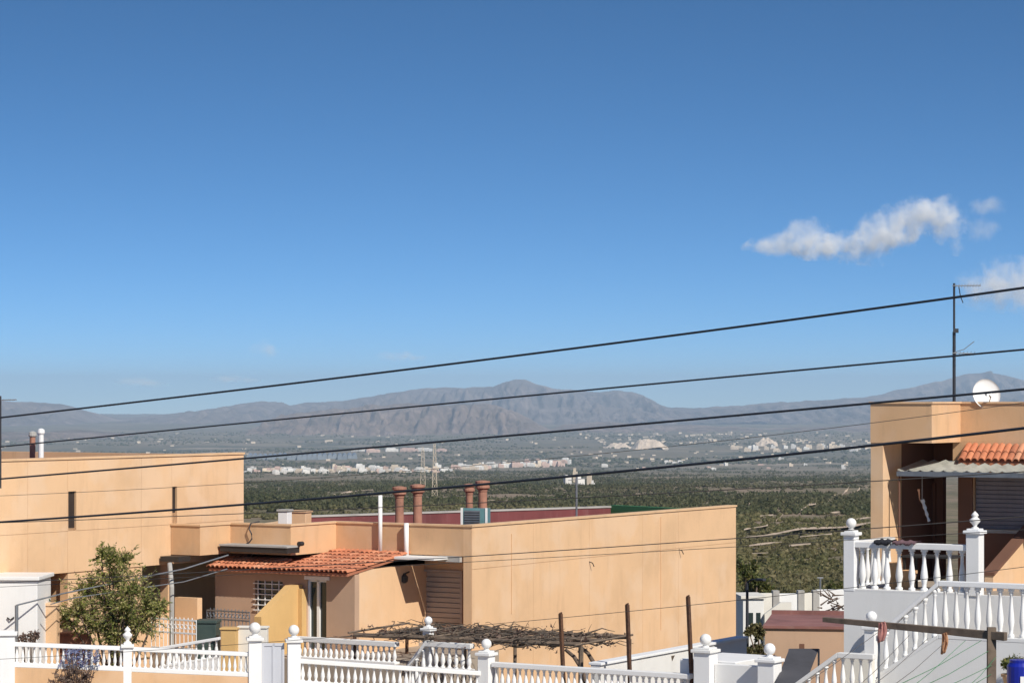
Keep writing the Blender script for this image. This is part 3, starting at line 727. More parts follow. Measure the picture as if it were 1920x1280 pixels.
for u, v0, v1 in ((960, 1000, 1150), (1240, 968, 1180)):
    j = FM.ju(u, -.02); MB().tube([FM.pt(-.012, j, FM.z(v0, 0, j)), FM.pt(-.012, j, FM.z(v1, 0, j))], .012, 6).build('wall_conduit', M['coping'], mid)
# porch at the far left of the facade
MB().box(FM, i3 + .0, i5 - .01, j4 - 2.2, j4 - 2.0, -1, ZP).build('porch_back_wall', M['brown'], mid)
pl = FM.iu(352, j4 - .3)
MB().box(FM, iL + .21, i5 - .05, j4 - .3, j4 - .1, -1, FM.z(1122, iL, j4)).build('porch_low_wall', M['stucco'], mid)
MB().box(FM, iL + .35, i5 - .06, j4 + .01, j4 + .5, 3.80, 3.93).build('porch_beam', M['dark'], mid)
# stepped parapet wall of the outside stair
FSr = Frame(FM.xy(FM.iu(568, je), je + .01), AT - R(90) + math.pi)   # runs from the facade towards the street
L = FSr.iu(490)
FSr2 = FSr
zt0, zt1 = FSr.z(1095, 0), FSr.z(1156, L)
MB().profile(FSr, [(0, 0.5), (L, 0.5), (L, zt1), (.45, zt0), (0, zt0)], 0, -.22).build('stair_wall', M['yellow'], mid)
MB().box(FSr, -.0, .2, .002, .12, .5, zt0 - .1).build('stair_post', M['yellow'], mid)

# things standing on the middle roof
def chimney(u, v_top, Y, wpx, label):
    x = (u - CX) / F * Y; z1 = zv(v_top, Y); r = wpx / F * Y / 2
    t = thing('chimney', label, 'chimney', (x, Y, ZF), 'clay pot chimneys on the roof')
    MB().lathe((x, Y, ZF), [(r * .62, 0), (r * .62, .05), (r * .58, z1 - ZF - .33), (r * .66, z1 - ZF - .30), (r * .66, z1 - ZF - .27)], 16).build('flue', M['clay_pipe'], t, smooth=False)
    MB().lathe((x, Y, z1 - .275), [(r * .55, 0), (r * .95, .06), (r * .95, .12), (r * .8, .14), (r * .8, .17), (r, .19), (r, .25), (r * .3, .275)], 16).build('cap', M['clay_pipe'], t)
chimney(749, 911, 72.2, 27, 'outer clay pot chimney of the pair beside the white vent pipe')
chimney(783, 907, 72.6, 28, 'second clay pot chimney, between the white vent pipe and the cooling unit')
chimney(880, 906, 76.5, 22, 'slimmer clay pot chimney standing behind the cooling unit')
chimney(905, 900, 75.0, 28, 'tall clay pot chimney close behind the cooling unit')
ax, aY = (889 - CX) / F * 70, 70.0
fa = Frame((ax, aY), R(-12))
ac = thing('cooling_unit', 'teal and white rooftop cooling unit behind the parapet corner', 'air conditioner', fa.pt(0, 0, ZF))
z0 = zv(990, 70); z1 = zv(953, 70)
MB().box(fa, -.36, .36, 0, .36, z0, z1).build('housing', M['teal'], ac, bevel=.01)
for a in (-.36, .30): MB().box(fa, a, a + .06, -.02, -.002, z0 - .02, z1 + .02).build('frame_post', M['white'], ac)
MB().box(fa, -.26, .16, -.03, -.002, z0 + .05, z1 - .05).build('fan_grille', M['steel'], ac)
for k in range(6): MB().box(fa, -.25, .15, -.045, -.031, z0 + .08 + .065 * k, z0 + .10 + .065 * k).build('louvre', M['dark'], ac)
for a in (-.34, .28): MB().box(fa, a, a + .06, .03, .33, ZF, z0).build('foot', M['steel'], ac)
fb = Frame(((530 - CX) / F * 72.5, 72.5), R(-20))
wb = thing('vent_box', 'small white ventilation box standing on the roof', 'vent box', fb.pt(0, 0, ZF))
MB().box(fb, -.14, .14, 0, .3, ZF, zv(958, 72.5)).build('housing', M['white'], wb, bevel=.01)
MB().box(fb, -.17, .17, -.03, .33, zv(958, 72.5), zv(958, 72.5) + .05).build('lid', M['grey_cap'], wb)
fb = Frame(((558 - CX) / F * 73.2, 73.2), R(-20))
wb = thing('chimney_block', 'low tan rendered block on the roof beside the white vent box', 'vent box', fb.pt(0, 0, ZF))
MB().box(fb, -.22, .24, 0, .4, ZF, zv(960, 73.2)).build('block', M['stucco_tan'], wb, bevel=.015)
MB().box(fb, -.25, .27, -.03, .43, zv(960, 73.2), zv(960, 73.2) + .05).build('lid', M['stucco_tan'], wb)
xm, Ym = (1081 - CX) / F * 79, 79.0
mm = thing('antenna_mast', 'thin pinkish mast rising from the maroon roof edge', 'mast', (xm, Ym, ZF))
MB().tube([(xm, Ym, ZF), (xm, Ym, zv(888, Ym))], .03, 8).build('pole', M['steel'], mm)
MB().tube([(xm - .25, Ym, zv(900, Ym)), (xm + .3, Ym, zv(896, Ym))], .012, 6).tube([(xm - .2, Ym, zv(906, Ym)), (xm + .25, Ym, zv(908, Ym))], .01, 6).build('aerial', M['steel'], mm)

# ------------------------------------------------------------------ the left house
A5 = FM.xy(i5, j4)
FLh = Frame(A5, AS)                        # i: along the side wall to the back, j>0: into the house
left = thing('terraced_house', 'tall orange house with blank panelled side wall and two slit windows', 'house', FLh.pt(0, 0, 0))
ZL0, ZL1 = 3.70, 6.48
iB, iF = FLh.iu(457), -10.0
s1 = (FLh.iu(128), FLh.iu(143)); s2 = (FLh.iu(323), FLh.iu(332))
sz = (FLh.z(990, s1[0]), FLh.z(921, s1[0])); sz2 = (FLh.z(961, s2[0]), FLh.z(912, s2[0]))
ops = [(*s1, *sz), (*s2, *sz2)]
MB().wall(FLh, iF, iB - .01, .025, .28, ZL0, ZL1 - .003, ops).build('upper_wall', M['stucco'], left)
row = 4.72
cuts = [iF, FLh.iu(-150), FLh.iu(52), s1[0] - .02, FLh.iu(265), s2[0] - .02, iB]
for a, b in zip(cuts, cuts[1:]):
    for z0, z1 in ((ZL0, row), (row, ZL1)):
        MB().wall(FLh, a + .004, b - .004, 0, .026, z0 + .004, z1 - .004, ops).build('wall_panel', M['stucco'], left)
for (a, b), (z0, z1) in ((s1, sz), (s2, sz2)):
    MB().box(FLh, a - .02, b + .02, .06, .10, z0 - .02, z1 + .02).build('slit_window', M['slit'], left)
MB().box(FLh, iF, iB + .02, -.03, .31, ZL1, ZL1 + .05).build('coping', M['coping'], left)
MB().box(FLh, iF, iB - .01, .28, 9, ZL0, 6.15).build('roof', M['maroon'], left)
MB().box(FLh, iB - .26, iB, .31, 9, -4, ZL1 - .01).build('back_wall', M['stucco_tan'], left)
o1 = (FLh.iu(76), FLh.iu(129)); o2 = (FLh.iu(268), FLh.iu(322) - .12)
oz1, oz2 = FLh.z(1140, o1[0]), FLh.z(1150, o2[0])
MB().wall(FLh, iF, -.02, .03, .28, -1, ZL0 - .002, [(*o1, oz1, ZL0), (*o2, oz2, ZL0)]).build('lower_wall', M['stucco'], left)
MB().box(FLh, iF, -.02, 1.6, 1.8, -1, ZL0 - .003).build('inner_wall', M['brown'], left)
for k, x in enumerate((o1[1] + .1, o2[0] - .2)):
    MB().box(FLh, x, x + .1, .28, 1.6, -1, ZL0 - .004).build('inner_wall', M['stucco_tan'], left)
MB().box(FLh, iF, -.02, .28, 1.6, .4, .5).build('porch_floor', M['paving'], left)
# roof pipes of the left house
def roof_pipe(u, v1, Y, wpx, m, label, name='roof_pipe'):
    x = (u - CX) / F * Y; r = wpx / F * Y / 2; z1 = zv(v1, Y)
    t = thing(name, label, 'flue pipe', (x, Y, 6.15))
    MB().lathe((x, Y, 6.15), [(r, 0), (r, z1 - 6.15 - .12), (r * .7, z1 - 6.15 - .11)], 12).build('flue', m, t, smooth=False)
    MB().lathe((x, Y, z1 - .14), [(r * 1.25, 0), (r * 1.45, .03), (r * 1.3, .11), (r * .4, .14)], 12).build('cowl', M['grey_cap'] if m is not M['white'] else m, t)
roof_pipe(61, 808, 67.5, 11, M['clay_pipe'], 'brown flue pipe with a pale cowl on the tall house roof')
roof_pipe(77, 803, 67.0, 10, M['white'], 'white flue pipe on the tall house roof beside the brown one')
xm, Ym = (1 - CX) / F * 63.0, 63.0
mm = thing('antenna_mast', 'dark aerial mast fixed to the wall of the tall panelled house', 'mast', (xm, Ym, zv(915, Ym)))
MB().tube([(xm, Ym, zv(915, Ym)), (xm, Ym, zv(742, Ym))], .022, 8).build('pole', M['cable'], mm)
ab = MB().tube([(xm - .5, Ym, zv(750, Ym)), (xm + .38, Ym, zv(749, Ym))], .012, 5)
for k in range(6): ab.tube([(xm - .1 + .08 * k, Ym - .15, zv(750, Ym)), (xm - .1 + .08 * k, Ym + .15, zv(750, Ym))], .006, 4)
ab.build('aerial', M['steel'], mm)
MB().tube([(xm, Ym, zv(905, Ym)), (xm - .3, Ym + .6, zv(905, Ym))], .02, 5).tube([(xm, Ym, zv(880, Ym)), (xm - .3, Ym + .6, zv(880, Ym))], .02, 5).build('bracket', M['cable'], mm)

# ------------------------------------------------------------------ the right house
R0 = P(1632, 0, 61.0)
FR = Frame((R0.x, R0.y), AT + math.pi)     # i: along the facade to the right; j>0: into the house
rt = thing('terraced_house', 'orange house with deep shaded porch above a white balustraded terrace', 'house', FR.pt(0, 0, 3.7))
ra = FR.iu(1747); rj = FR.ju(1801, ra); rend = ra + 7.5
RZT, RZP = 7.86, 6.97
pr = MB().box(FR, 0, ra, 0, .2, RZP, RZT).box(FR, ra - .2, ra, .2, rj, RZP, RZT).box(FR, ra - .2, rend, rj, rj + .2, RZP, RZT)
pr.build('parapet', M['stucco_tan'], rt)
MB().box(FR, -.03, ra + .03, -.03, .22, RZT, RZT + .045).box(FR, ra - .22, ra + .03, .22, rj - .03, RZT, RZT + .045).box(FR, ra - .22, rend, rj - .03, rj + .23, RZT, RZT + .045).build('coping', M['coping'], rt)
MB().prism([FR.xy(*p) for p in ((.02, .1), (ra - .1, .1), (ra - .1, rj + .1), (rend, rj + .1), (rend, 8), (ra - .1, 8), (ra - .1, 3.2), (.02, 3.2))], RZP + .02, 7.3).build('roof', M['stucco_tan'], rt)
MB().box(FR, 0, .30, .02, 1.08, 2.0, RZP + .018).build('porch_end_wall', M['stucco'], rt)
MB().box(FR, 0, 0.29, 1.08, 3.2, 2.0, RZP + .018).build('porch_wall_painted_shade', M['brown'], rt, label='inner part of the porch wall with shade put into its brown colour')  # deeper stretch of the end wall, coloured dark brown to stand for porch shade
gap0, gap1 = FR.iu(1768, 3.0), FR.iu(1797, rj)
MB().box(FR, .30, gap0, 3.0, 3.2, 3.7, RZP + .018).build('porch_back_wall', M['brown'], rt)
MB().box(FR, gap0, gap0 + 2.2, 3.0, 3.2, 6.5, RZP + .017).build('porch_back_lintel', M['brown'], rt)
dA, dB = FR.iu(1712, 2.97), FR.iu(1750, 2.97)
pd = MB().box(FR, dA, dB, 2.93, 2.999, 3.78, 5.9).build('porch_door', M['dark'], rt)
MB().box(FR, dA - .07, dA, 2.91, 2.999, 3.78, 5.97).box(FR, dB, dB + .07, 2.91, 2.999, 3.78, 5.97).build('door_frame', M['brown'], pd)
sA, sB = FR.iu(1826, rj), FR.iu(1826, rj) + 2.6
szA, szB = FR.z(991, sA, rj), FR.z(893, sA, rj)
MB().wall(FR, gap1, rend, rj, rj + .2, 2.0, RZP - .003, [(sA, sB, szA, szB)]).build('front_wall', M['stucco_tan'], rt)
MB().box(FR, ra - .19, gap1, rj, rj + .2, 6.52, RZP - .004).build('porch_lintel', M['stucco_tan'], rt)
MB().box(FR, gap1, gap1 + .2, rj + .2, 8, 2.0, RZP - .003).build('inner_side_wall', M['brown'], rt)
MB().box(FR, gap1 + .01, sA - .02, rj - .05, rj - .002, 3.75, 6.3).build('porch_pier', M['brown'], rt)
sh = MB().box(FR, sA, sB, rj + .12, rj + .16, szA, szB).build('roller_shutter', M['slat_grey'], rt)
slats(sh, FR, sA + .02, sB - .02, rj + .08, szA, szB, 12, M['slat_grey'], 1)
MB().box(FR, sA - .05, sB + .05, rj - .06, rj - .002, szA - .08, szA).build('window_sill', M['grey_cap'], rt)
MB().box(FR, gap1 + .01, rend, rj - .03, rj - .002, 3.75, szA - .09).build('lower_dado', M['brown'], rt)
tA = FR.iu(1801, rj - .3)
tz0, tz1 = FR.z(866, tA, rj - .4), FR.z(838, tA, rj)
tb = MB().hexa([FR.pt(tA, rj - .42, tz0 - .07), FR.pt(rend, rj - .42, tz0 - .07), FR.pt(rend, rj - .003, tz0 - .07), FR.pt(tA, rj - .003, tz0 - .07)],
               [FR.pt(tA, rj - .42, tz0), FR.pt(rend, rj - .42, tz0), FR.pt(rend, rj - .003, tz1), FR.pt(tA, rj - .003, tz1)]).build('tiled_hood', M['clay'], rt)
tiles(tb, FR, tA, rend, rj - .47, rj - .05, tz0, tz1, .165, 2, M['clay'])
kA, kB = FR.iu(1684, .25), rend                # corrugated canopy over the porch
kz0, kz1 = FR.z(886, kA, .25), FR.z(886, kA, .25) + .20
n = 120; vs = []; fs = []
for k in range(n + 1):
    i = kA + (kB - kA) * k / n; dzz = .03 * math.cos(k * math.pi / 2)
    vs += [FR.pt(i, .2, kz0 + dzz + .05), FR.pt(i, rj - .01, kz1 + dzz + .05), FR.pt(i, .2, kz0 + dzz + .035), FR.pt(i, rj - .01, kz1 + dzz + .035)]
    if k:
        a = 4 * (k - 1); b = 4 * k
        fs += [(a, b, b + 1, a + 1), (a + 3, b + 3, b + 2, a + 2), (a + 2, b + 2, b, a)]
cn = MB().add(vs, fs).build('canopy', M['metal_sheet'], rt)
MB().box(FR, kA, kB, .16, .195, kz0 - .07, kz0 + .04).build('canopy_edge_bar', M['steel'], cn)
for i in (kA + .02, gap1 - .1): MB().beam(Frame(FR.xy(i, .2), FR.ang + R(90)), 0, rj - .25, -.05, 0, kz0 - .06, kz0 + .0, kz1 - .06, kz1).build('canopy_rafter', M['steel'], cn)
MB().tube([FR.pt(kA + .03, .24, 3.76), FR.pt(kA + .03, .24, kz0)], .022, 8).build('canopy_post', M['brown'], rt)
# lit stair parapet at the right edge
xr = FR.iu(1846, -.9)
FX = Frame(FR.xy(xr, -.9), FR.ang + R(90))
Lx = FX.iu(1935)
MB().profile(FX, [(0, 3.2), (Lx, 3.2), (Lx, FX.z(975, Lx)), (0, FX.z(1078, 0))], -.2, 0).build('stair_wall', M['stucco'], rt)
MB().beam(FX, -.02, Lx, -.24, .04, FX.z(1078, 0), FX.z(1078, 0) + .07, FX.z(975, Lx), FX.z(975, Lx) + .07).build('stair_coping', M['brown'], rt)

# roof furniture of the right house
xm, Ym = (1789 - CX) / F * 62.5, 62.5
mm = thing('antenna_mast', 'tall dark television aerial mast on the porch house roof', 'antenna', (xm, Ym, 7.3))
MB().tube([(xm, Ym, 7.3), (xm, Ym, zv(622, Ym))], .038, 8).tube([(xm, Ym, zv(622, Ym)), (xm, Ym, zv(531, Ym))], .026, 8).build('pole', M['cable'], mm)
def yagi(v, length, n, el, name, sag=0.0):
    ab = MB().tube([(xm - .05, Ym - .05, zv(v, Ym)), (xm + length, Ym - .05, zv(v, Ym) + sag)], .012, 5)
    for k in range(n):
        q = (k + .5) / n; l = el * (1 - .35 * q)
        p = Vector((xm + length * q, Ym - .05, zv(v, Ym) + sag * q))
        ab.tube([p - Vector((.06, l, .05)), p + Vector((.06, l, .05))], .006, 4)
    ab.build(name, M['steel'], mm)
yagi(536, .62, 9, .34, 'aerial', .01); yagi(662, .5, 6, .3, 'aerial', -.01)
MB().box(Frame((xm, Ym), 0), -.03, .09, -.09, -.03, zv(624, Ym), zv(616, Ym)).build('amplifier_box', M['cable'], mm)
MB().tube([(xm, Ym - .06, zv(660, Ym)), (xm + .22, Ym - .06, zv(655, Ym)), (xm + .46, Ym - .06, zv(640, Ym))], .009, 5).build('boom_brace', M['steel'], mm)
MB().tube([(xm + .1, Ym - .05, zv(537, Ym)), (xm + .14, Ym - .05, zv(556, Ym)), (xm + .2, Ym - .05, zv(568, Ym))], .012, 5).build('cable_loop', M['cable'], mm)
xd, Yd = (1850 - CX) / F * 61.5, 61.5
ds = thing('satellite_dish', 'white satellite dish on the porch house roof beside the aerial mast', 'satellite dish', (xd, Yd, 7.3))
vs, fs = [], []
zc = zv(738, Yd); rd = .33
dn = Vector((.12, -.95, .28)).normalized(); dx = dn.cross(Vector((0, 0, 1))).normalized(); dy = dx.cross(dn).normalized()
NQ, NR = 32, 6
for side in (0, 1):
    for a in range(NR + 1):
        q = a / NR
        for b in range(NQ):
            th = 2 * math.pi * b / NQ
            p = Vector((xd, Yd, zc)) + (dx * math.cos(th) + dy * math.sin(th) * 1.08) * rd * q - dn * (.10 * (1 - q * q) + .018 * side)
            vs.append(p)
for side in (0, 1):
    o = side * (NR + 1) * NQ
    for a in range(NR):
        for b in range(NQ):
            f = (o + a * NQ + b, o + a * NQ + (b + 1) % NQ, o + (a + 1) * NQ + (b + 1) % NQ, o + (a + 1) * NQ + b)
            fs.append(f if side else f[::-1])
for b in range(NQ):
    fs.append((NR * NQ + b, NR * NQ + (b + 1) % NQ, (2 * NR + 1) * NQ + (b + 1) % NQ, (2 * NR + 1) * NQ + b))
MB().add(vs, fs).build('reflector', M['white'], ds, smooth=True)
MB().tube([(xd, Yd + .1, 7.3), (xd, Yd + .12, zc)], .035, 8).build('stand', M['steel'], ds)
pf = Vector((xd, Yd, zc)) + dn * .33 - dy * .12
MB().tube([Vector((xd, Yd, zc)) - dy * rd, pf], .012, 5).tube([pf, pf - dn * .09], .035, 8).build('feed_arm', M['steel'], ds)

# ------------------------------------------------------------------ terrace and stairs of the right house
T0 = P(1596, 0, 58.6)
FT = Frame((T0.x, T0.y), AT + math.pi)
TF = 3.76
tp1 = FT.iu(1828)
MB().prism([FT.xy(-.1, .02), FT.xy(9, .02), FT.xy(9, 3.8), FT.xy(-.1, 3.8)], TF - .25, TF).build('terrace', M['paving'], kind='structure')
rw = thing('retaining_wall', 'white rendered retaining wall under the balustraded terrace', 'wall', FT.pt(-.1, 0, 0))
MB().box(FT, -.12, 9, -.12, .015, 0, TF + .03).build('wall_face', M['white'], rw)
MB().box(FT, -.12, .1, .02, 3.8, -1, TF + .02).build('wall_return', M['white'], rw)
wl = FT.iu(1636, -.15)
MB().lathe(FT.pt(wl, -.22, FT.z(1198, wl, -.2)), [(.02, 0), (.12, .05), (.15, .14), (.12, .2), (.04, .24)], 14).tube([FT.pt(wl, -.13, FT.z(1187, wl, -.2)), FT.pt(wl, -.22, FT.z(1187, wl, -.2))], .03, 6).build('globe_lamp', M['white'], rw, smooth=True)
pillar('white terrace corner pillar with a ball on top', FT, 0, 0, .26, TF, FT.z(1003, 0), 'ball', .115)
pillar('white terrace pillar with urn finial beside the roller shutter', FT, tp1, 0, .30, TF, FT.z(1000, tp1), 'urn', .12)
balustrade('white terrace balustrade with cloths laid over its rail', FT, .13, tp1 - .15, 0, FT.z(1017, 1.2), .13, TF, .06, .30, .082, .22)
FTs = Frame(FT.xy(0, 0), FT.ang + R(90))
balustrade('short white balustrade running back from the terrace corner pillar', FTs, .13, 2.2, 0, FT.z(1017, 1.2), .12, TF, .06, .30, .075, .2)
def cloth(name, fr, i0, i1, j, z, hang, m, label, w=.30):
    vs, fs = [], []; n = 14
    prof = [(-w / 2 - .01, -hang), (-w / 2 - .015, -.02), (-w / 2 + .03, .02), (0, .035), (w / 2 - .03, .02), (w / 2 + .015, -.02), (w / 2 + .01, -hang * .7)]
    for k in range(n + 1):
        q = k / n; i = i0 + (i1 - i0) * q
        for a, (jj, zz) in enumerate(prof):
            e = .02 * math.sin(q * 17 + a) + .015 * math.sin(q * 31 + a * 2)
            for th in (0, -.014):
                vs.append(fr.pt(i, j + jj + (e * .3 if abs(jj) > .1 else 0) + (th if jj < 0 else -th) * (1 if abs(jj) > .1 else 0), z + zz + max(0, e) + (0 if abs(jj) > .1 else th) + (random.uniform(-.03, .03) if zz < -.03 else 0)))
    m2 = len(prof) * 2
    for k in range(n):
        for a in range(len(prof) - 1):
            p0 = k * m2 + a * 2; p1 = (k + 1) * m2 + a * 2
            fs += [(p0, p1, p1 + 2, p0 + 2), (p0 + 3, p1 + 3, p1 + 1, p0 + 1)]
        p0 = k * m2; p1 = (k + 1) * m2
        fs += [(p0 + 1, p1 + 1, p1, p0), (p0 + m2 - 2, p1 + m2 - 2, p1 + m2 - 1, p0 + m2 - 1)]
    return MB().add(vs, fs).build(name, m, smooth=True, label=label, cat='cloth')
rz_ = FT.z(1017, 1.2)
cloth('draped_cloth', FT, FT.iu(1644), FT.iu(1676), 0, rz_ + .02, .06, M['cloth_dark'], 'black cloth laid over the terrace rail')
cloth('draped_cloth', FT, FT.iu(1679), FT.iu(1722), 0, rz_ + .01, .04, M['cloth_plum'], 'plum cloth laid over the terrace rail beside the black one')
def pot(fr, i, j, z, r, h, m, label, plant=None):
    t = thing('plant_pot', label, 'plant pot', fr.pt(i, j, z))
    MB().lathe(fr.pt(i, j, z), [(r * .62, 0), (r * .66, .02), (r * .95, h * .85), (r * 1.08, h * .86), (r * 1.08, h), (r * .9, h), (r * .85, h * .9)], 16).build('pot', m, t, smooth=False)
    if plant:
        c = np.array([tuple(fr.pt(i + random.uniform(-r, r) * .6, j + random.uniform(-r, r) * .6, z + h + random.uniform(.05, plant))) for _ in range(14)])
        v, f = leaf_tris(c, np.full(14, .07), 24, np.full(14, .12))
        put('foliage', np_mesh('foliage', v, f, M['pine']), t)
i = FT.iu(1676, .5); pot(FT, i, .5, TF, .17, .62, M['tanpot'], 'tall pale clay pot behind the terrace balusters, near the corner pillar')
i = FT.iu(1703, .5); pot(FT, i, .5, TF, .19, .46, M['tanpot'], 'squat pale clay pot behind the terrace balusters, next to the tall pot')
cl = MB()
ci = FR.iu(1729, 1.0); vs, fs = [], []
cz = FR.z(936, ci, 1.0)
for k in range(11):
    q = k / 10; z = cz - q * .50; ww = .045 * (1 - .45 * q) + .012 * math.sin(k * 2.1); dx_ = q * .17
    vs += [FR.pt(ci - ww + dx_, 1.0, z), FR.pt(ci - ww * .2 + dx_, .965, z - .01), FR.pt(ci + ww + dx_, 1.0, z + .015), FR.pt(ci + dx_, 1.025, z)]
    if k:
        a = 4 * (k - 1); fs += [(a + q2, a + (q2 + 1) % 4, a + 4 + (q2 + 1) % 4, a + 4 + q2) for q2 in range(4)]
cl.add(vs, fs).tube([FR.pt(ci, 1.0, cz - .01), FR.pt(ci, 1.0, kz0 + .1)], .005, 4).build('hanging_cloth', M['cloth_white'], label='narrow white cloth hanging in the dark porch', cat='cloth', smooth=False)
def table(fr, i, j, z, label):
    t = thing('terrace_table', label, 'table', fr.pt(i, j, z))
    MB().box(fr, i - .6, i + .6, j - .4, j + .4, z + .72, z + .76).build('table_top', M['dark'], t)
    for a in (-.54, .54):
        for b in (-.34, .34): MB().box(fr, i + a - .025, i + a + .025, j + b - .025, j + b + .025, z, z + .72).build('leg', M['dark'], t)
table(FT, FT.iu(1745, 1.0), 1.15, TF, 'dark table standing in the shade behind the terrace balustrade')

# outer stair in front of the retaining wall
JS = -1.45
sl, st = FT.iu(1652, JS), FT.iu(1762, JS); se = 9.0
zl, zt_ = FT.z(1183, sl, JS), FT.z(1088, st, JS)
bl, bt = FT.z(1268, sl, JS), FT.z(1196, st, JS)
osb = balustrade('white balustrade climbing the outer stair and along its landing', FT, sl, st, JS, zl, .11, bl, .09, .24, .072, .19, zt_, bt)
balustrade('', FT, st, se, JS, zt_, .11, bt, .09, .24, .072, .19, parent=osb)
ow = thing('stair_flight', 'white walled outer stair below the terrace', 'stair', FT.pt(sl, JS, 0))
MB().profile(FT, [(sl - .1, 0), (se, 0), (se, bt - .002), (st, bt - .002), (sl - .1, bl - .06)], JS + .1, JS - .1).build('stair_wall', M['white'], ow)
ns = 7
for k in range(ns):
    a = sl + (st - sl) * k / ns; zz = bl + (bt - bl) * (k + 1) / ns - .1
    MB().box(FT, a, a + (st - sl) / ns, JS + .1, -.125, 0, zz).build('step', M['grey_cap'], ow)
MB().box(FT, st, se, JS + .1, -.125, 0, bt - .08).build('landing', M['paving'], ow)
pillar('white pillar with a ball at the foot of the outer stair', FT, sl - .22, JS, .24, 0, FT.z(1180, sl, JS), 'ball', .12)
# lower flight
J2 = -2.3
l0, l1 = FT.iu(1478, J2), FT.iu(1572, J2); l2 = FT.iu(1640, J2)
zl0, zl1 = FT.z(1290, l0, J2), FT.z(1222, l1, J2)
lf = balustrade('lower white stair balustrade rising from the street towards the pillar', FT, l0, l1, J2, zl0, .11, zl0 - .85, .09, .19, .06, .18, zl1, zl1 - .85)
balustrade('', FT, l1, l2, J2, zl1, .11, zl1 - .85, .09, .19, .06, .18, parent=lf)
lw = thing('stair_flight', 'lower cream stair wall beside the dark awning', 'stair', FT.pt(l0, J2, 0))
MB().profile(FT, [(l0 - .3, 0), (l2, 0), (l2, zl1 - .852), (l1, zl1 - .852), (l0 - .3, zl0 - 1.0)], J2 + .1, J2 - .1).build('stair_wall', M['cream'], lw)
MB().box(FT, FT.iu(1588, -1.6), FT.iu(1640, -1.6), -1.75, -1.6, 0, FT.z(1226, 0, -1.6)).build('landing_wall', M['cream'], lw)
# potted plants and blue drum at the right edge
i = FT.iu(1905, -1.8); pot(FT, i, -2.0, 2.0, .22, .35, M['tanpot'], 'leafy plant in a clay pot against the outer stair wall', .35)
MB().box(FT, i - .45, i + 1.2, -2.4, -1.56, 0, 2.0).build('plinth', M['white'], label='white plinth carrying the leafy plant by the outer stair', cat='plinth', bevel=.02)
xb, Yb = (1913 - CX) / F * 52, 52.0
bd = thing('water_drum', 'bright blue plastic drum beside the clothes line post', 'drum', (xb, Yb, 0))
zt2 = zv(1236, Yb)
MB().lathe((xb, Yb, 0), [(.24, 0), (.26, .05), (.26, zt2 * .3), (.275, zt2 * .32), (.26, zt2 * .34), (.26, zt2 * .64), (.275, zt2 * .66), (.26, zt2 * .68), (.26, zt2 - .12), (.2, zt2 - .04), (.19, zt2 - .04)], 20).build('drum_body', M['blue'], bd, smooth=False)
MB().lathe((xb, Yb, zt2 - .05), [(.21, 0), (.21, .05), (.05, .06)], 20).build('lid', M['blue'], bd)
MB().box(Frame((xb, Yb), 0), -.05, .05, -.275, -.262, .3, zt2 - .3).build('paper_label', M['white'], bd)

# ------------------------------------------------------------------ street fence of the middle and left plots
F0 = P(912, 0, 62.1)
FF = Frame((F0.x, F0.y), AT + math.pi)      # i to the right along the street
def fi(u): return FF.iu(u)
zR = FF.z(1240, fi(925))
fence_w = lambda lab, a, b, z1, m: MB().box(FF, a, b, -.1, .1, -.2, z1).build('fence_wall', m, label=lab, cat='wall', bevel=.01)
pillar('white street pillar with a ball between two balustrades in front of the vine pergola', FF, fi(912), 0, .30, 0, FF.z(1228, fi(912)), 'ball', .12)
balustrade('street balustrade in front of the three rusty stakes', FF, fi(925), fi(1296), 0, zR, .11, zR - .74, .10, .163, .058, .2)
fence_w('low wall carrying the street balustrade in front of the three rusty stakes', fi(925), fi(1296), zR - .742, M['stucco_tan'])
GL = P(20, 0, 60.6)
FG = Frame((GL.x, GL.y), math.atan2(F0.y - GL.y, F0.x - GL.x))   # flatter stretch of the street fence to the left
def gi(u): return FG.iu(u)
def seg(label, wlabel, u0, v0, u1, v1, hgt, rail, pitch, r, w):
    a, b = gi(u0), gi(u1); z0, z1 = FG.z(v0, a), FG.z(v1, b)
    balustrade(label, FG, a, b, 0, z0, rail, z0 - hgt, .10, pitch, r, w, z1, z1 - hgt)
    MB().beam(FG, a, b, -.1, .1, -.2, z0 - hgt - .002, -.2, z1 - hgt - .002).build('fence_wall', M['stucco_tan'], label=wlabel, cat='wall', bevel=.01)
seg('street balustrade between the gate and the vine pergola pillar', 'low wall carrying the street balustrade beside the gate', 562, 1234, 900, 1257, .60, .10, .15, .052, .19)
seg('finely spaced street balustrade behind the blue flowering shrub', 'tan street wall below the shrub covered balustrade', 26, 1203, 232, 1211, .56, .09, .128, .042, .18)
seg('finely spaced street balustrade between the urn pillar and the gate', 'tan street wall below the balustrade left of the gate', 246, 1212, 467, 1222, .56, .09, .128, .042, .18)
pillar('white gate pillar with a ball, standing right of the pale grey gate', FG, gi(551), 0, .30, 0, FG.z(1203, gi(551)), 'ball', .125)
pillar('white gate pillar with a ball, standing left of the pale grey gate', FG, gi(478), 0, .30, 0, FG.z(1200, gi(478)), 'ball', .135)
gt = thing('street_gate', 'pale grey sheet metal gate between two white pillars', 'gate', FG.pt(gi(490), 0, 0))
ga, gb = gi(478) + .16, gi(551) - .16; gz = FG.z(1206, gi(515))
MB().box(FG, ga, gb - .06, .0, .03, .1, gz).build('gate_leaf', M['gate'], gt)
for a in (ga, (ga + gb) / 2 - .05, gb - .11): MB().box(FG, a, a + .05, -.02, -.002, .1, gz + .02).build('gate_stile', M['gate'], gt)
MB().box(FG, ga + .05, gb - .11, -.02, -.002, gz - .05, gz + .018).build('gate_top_rail', M['gate'], gt)
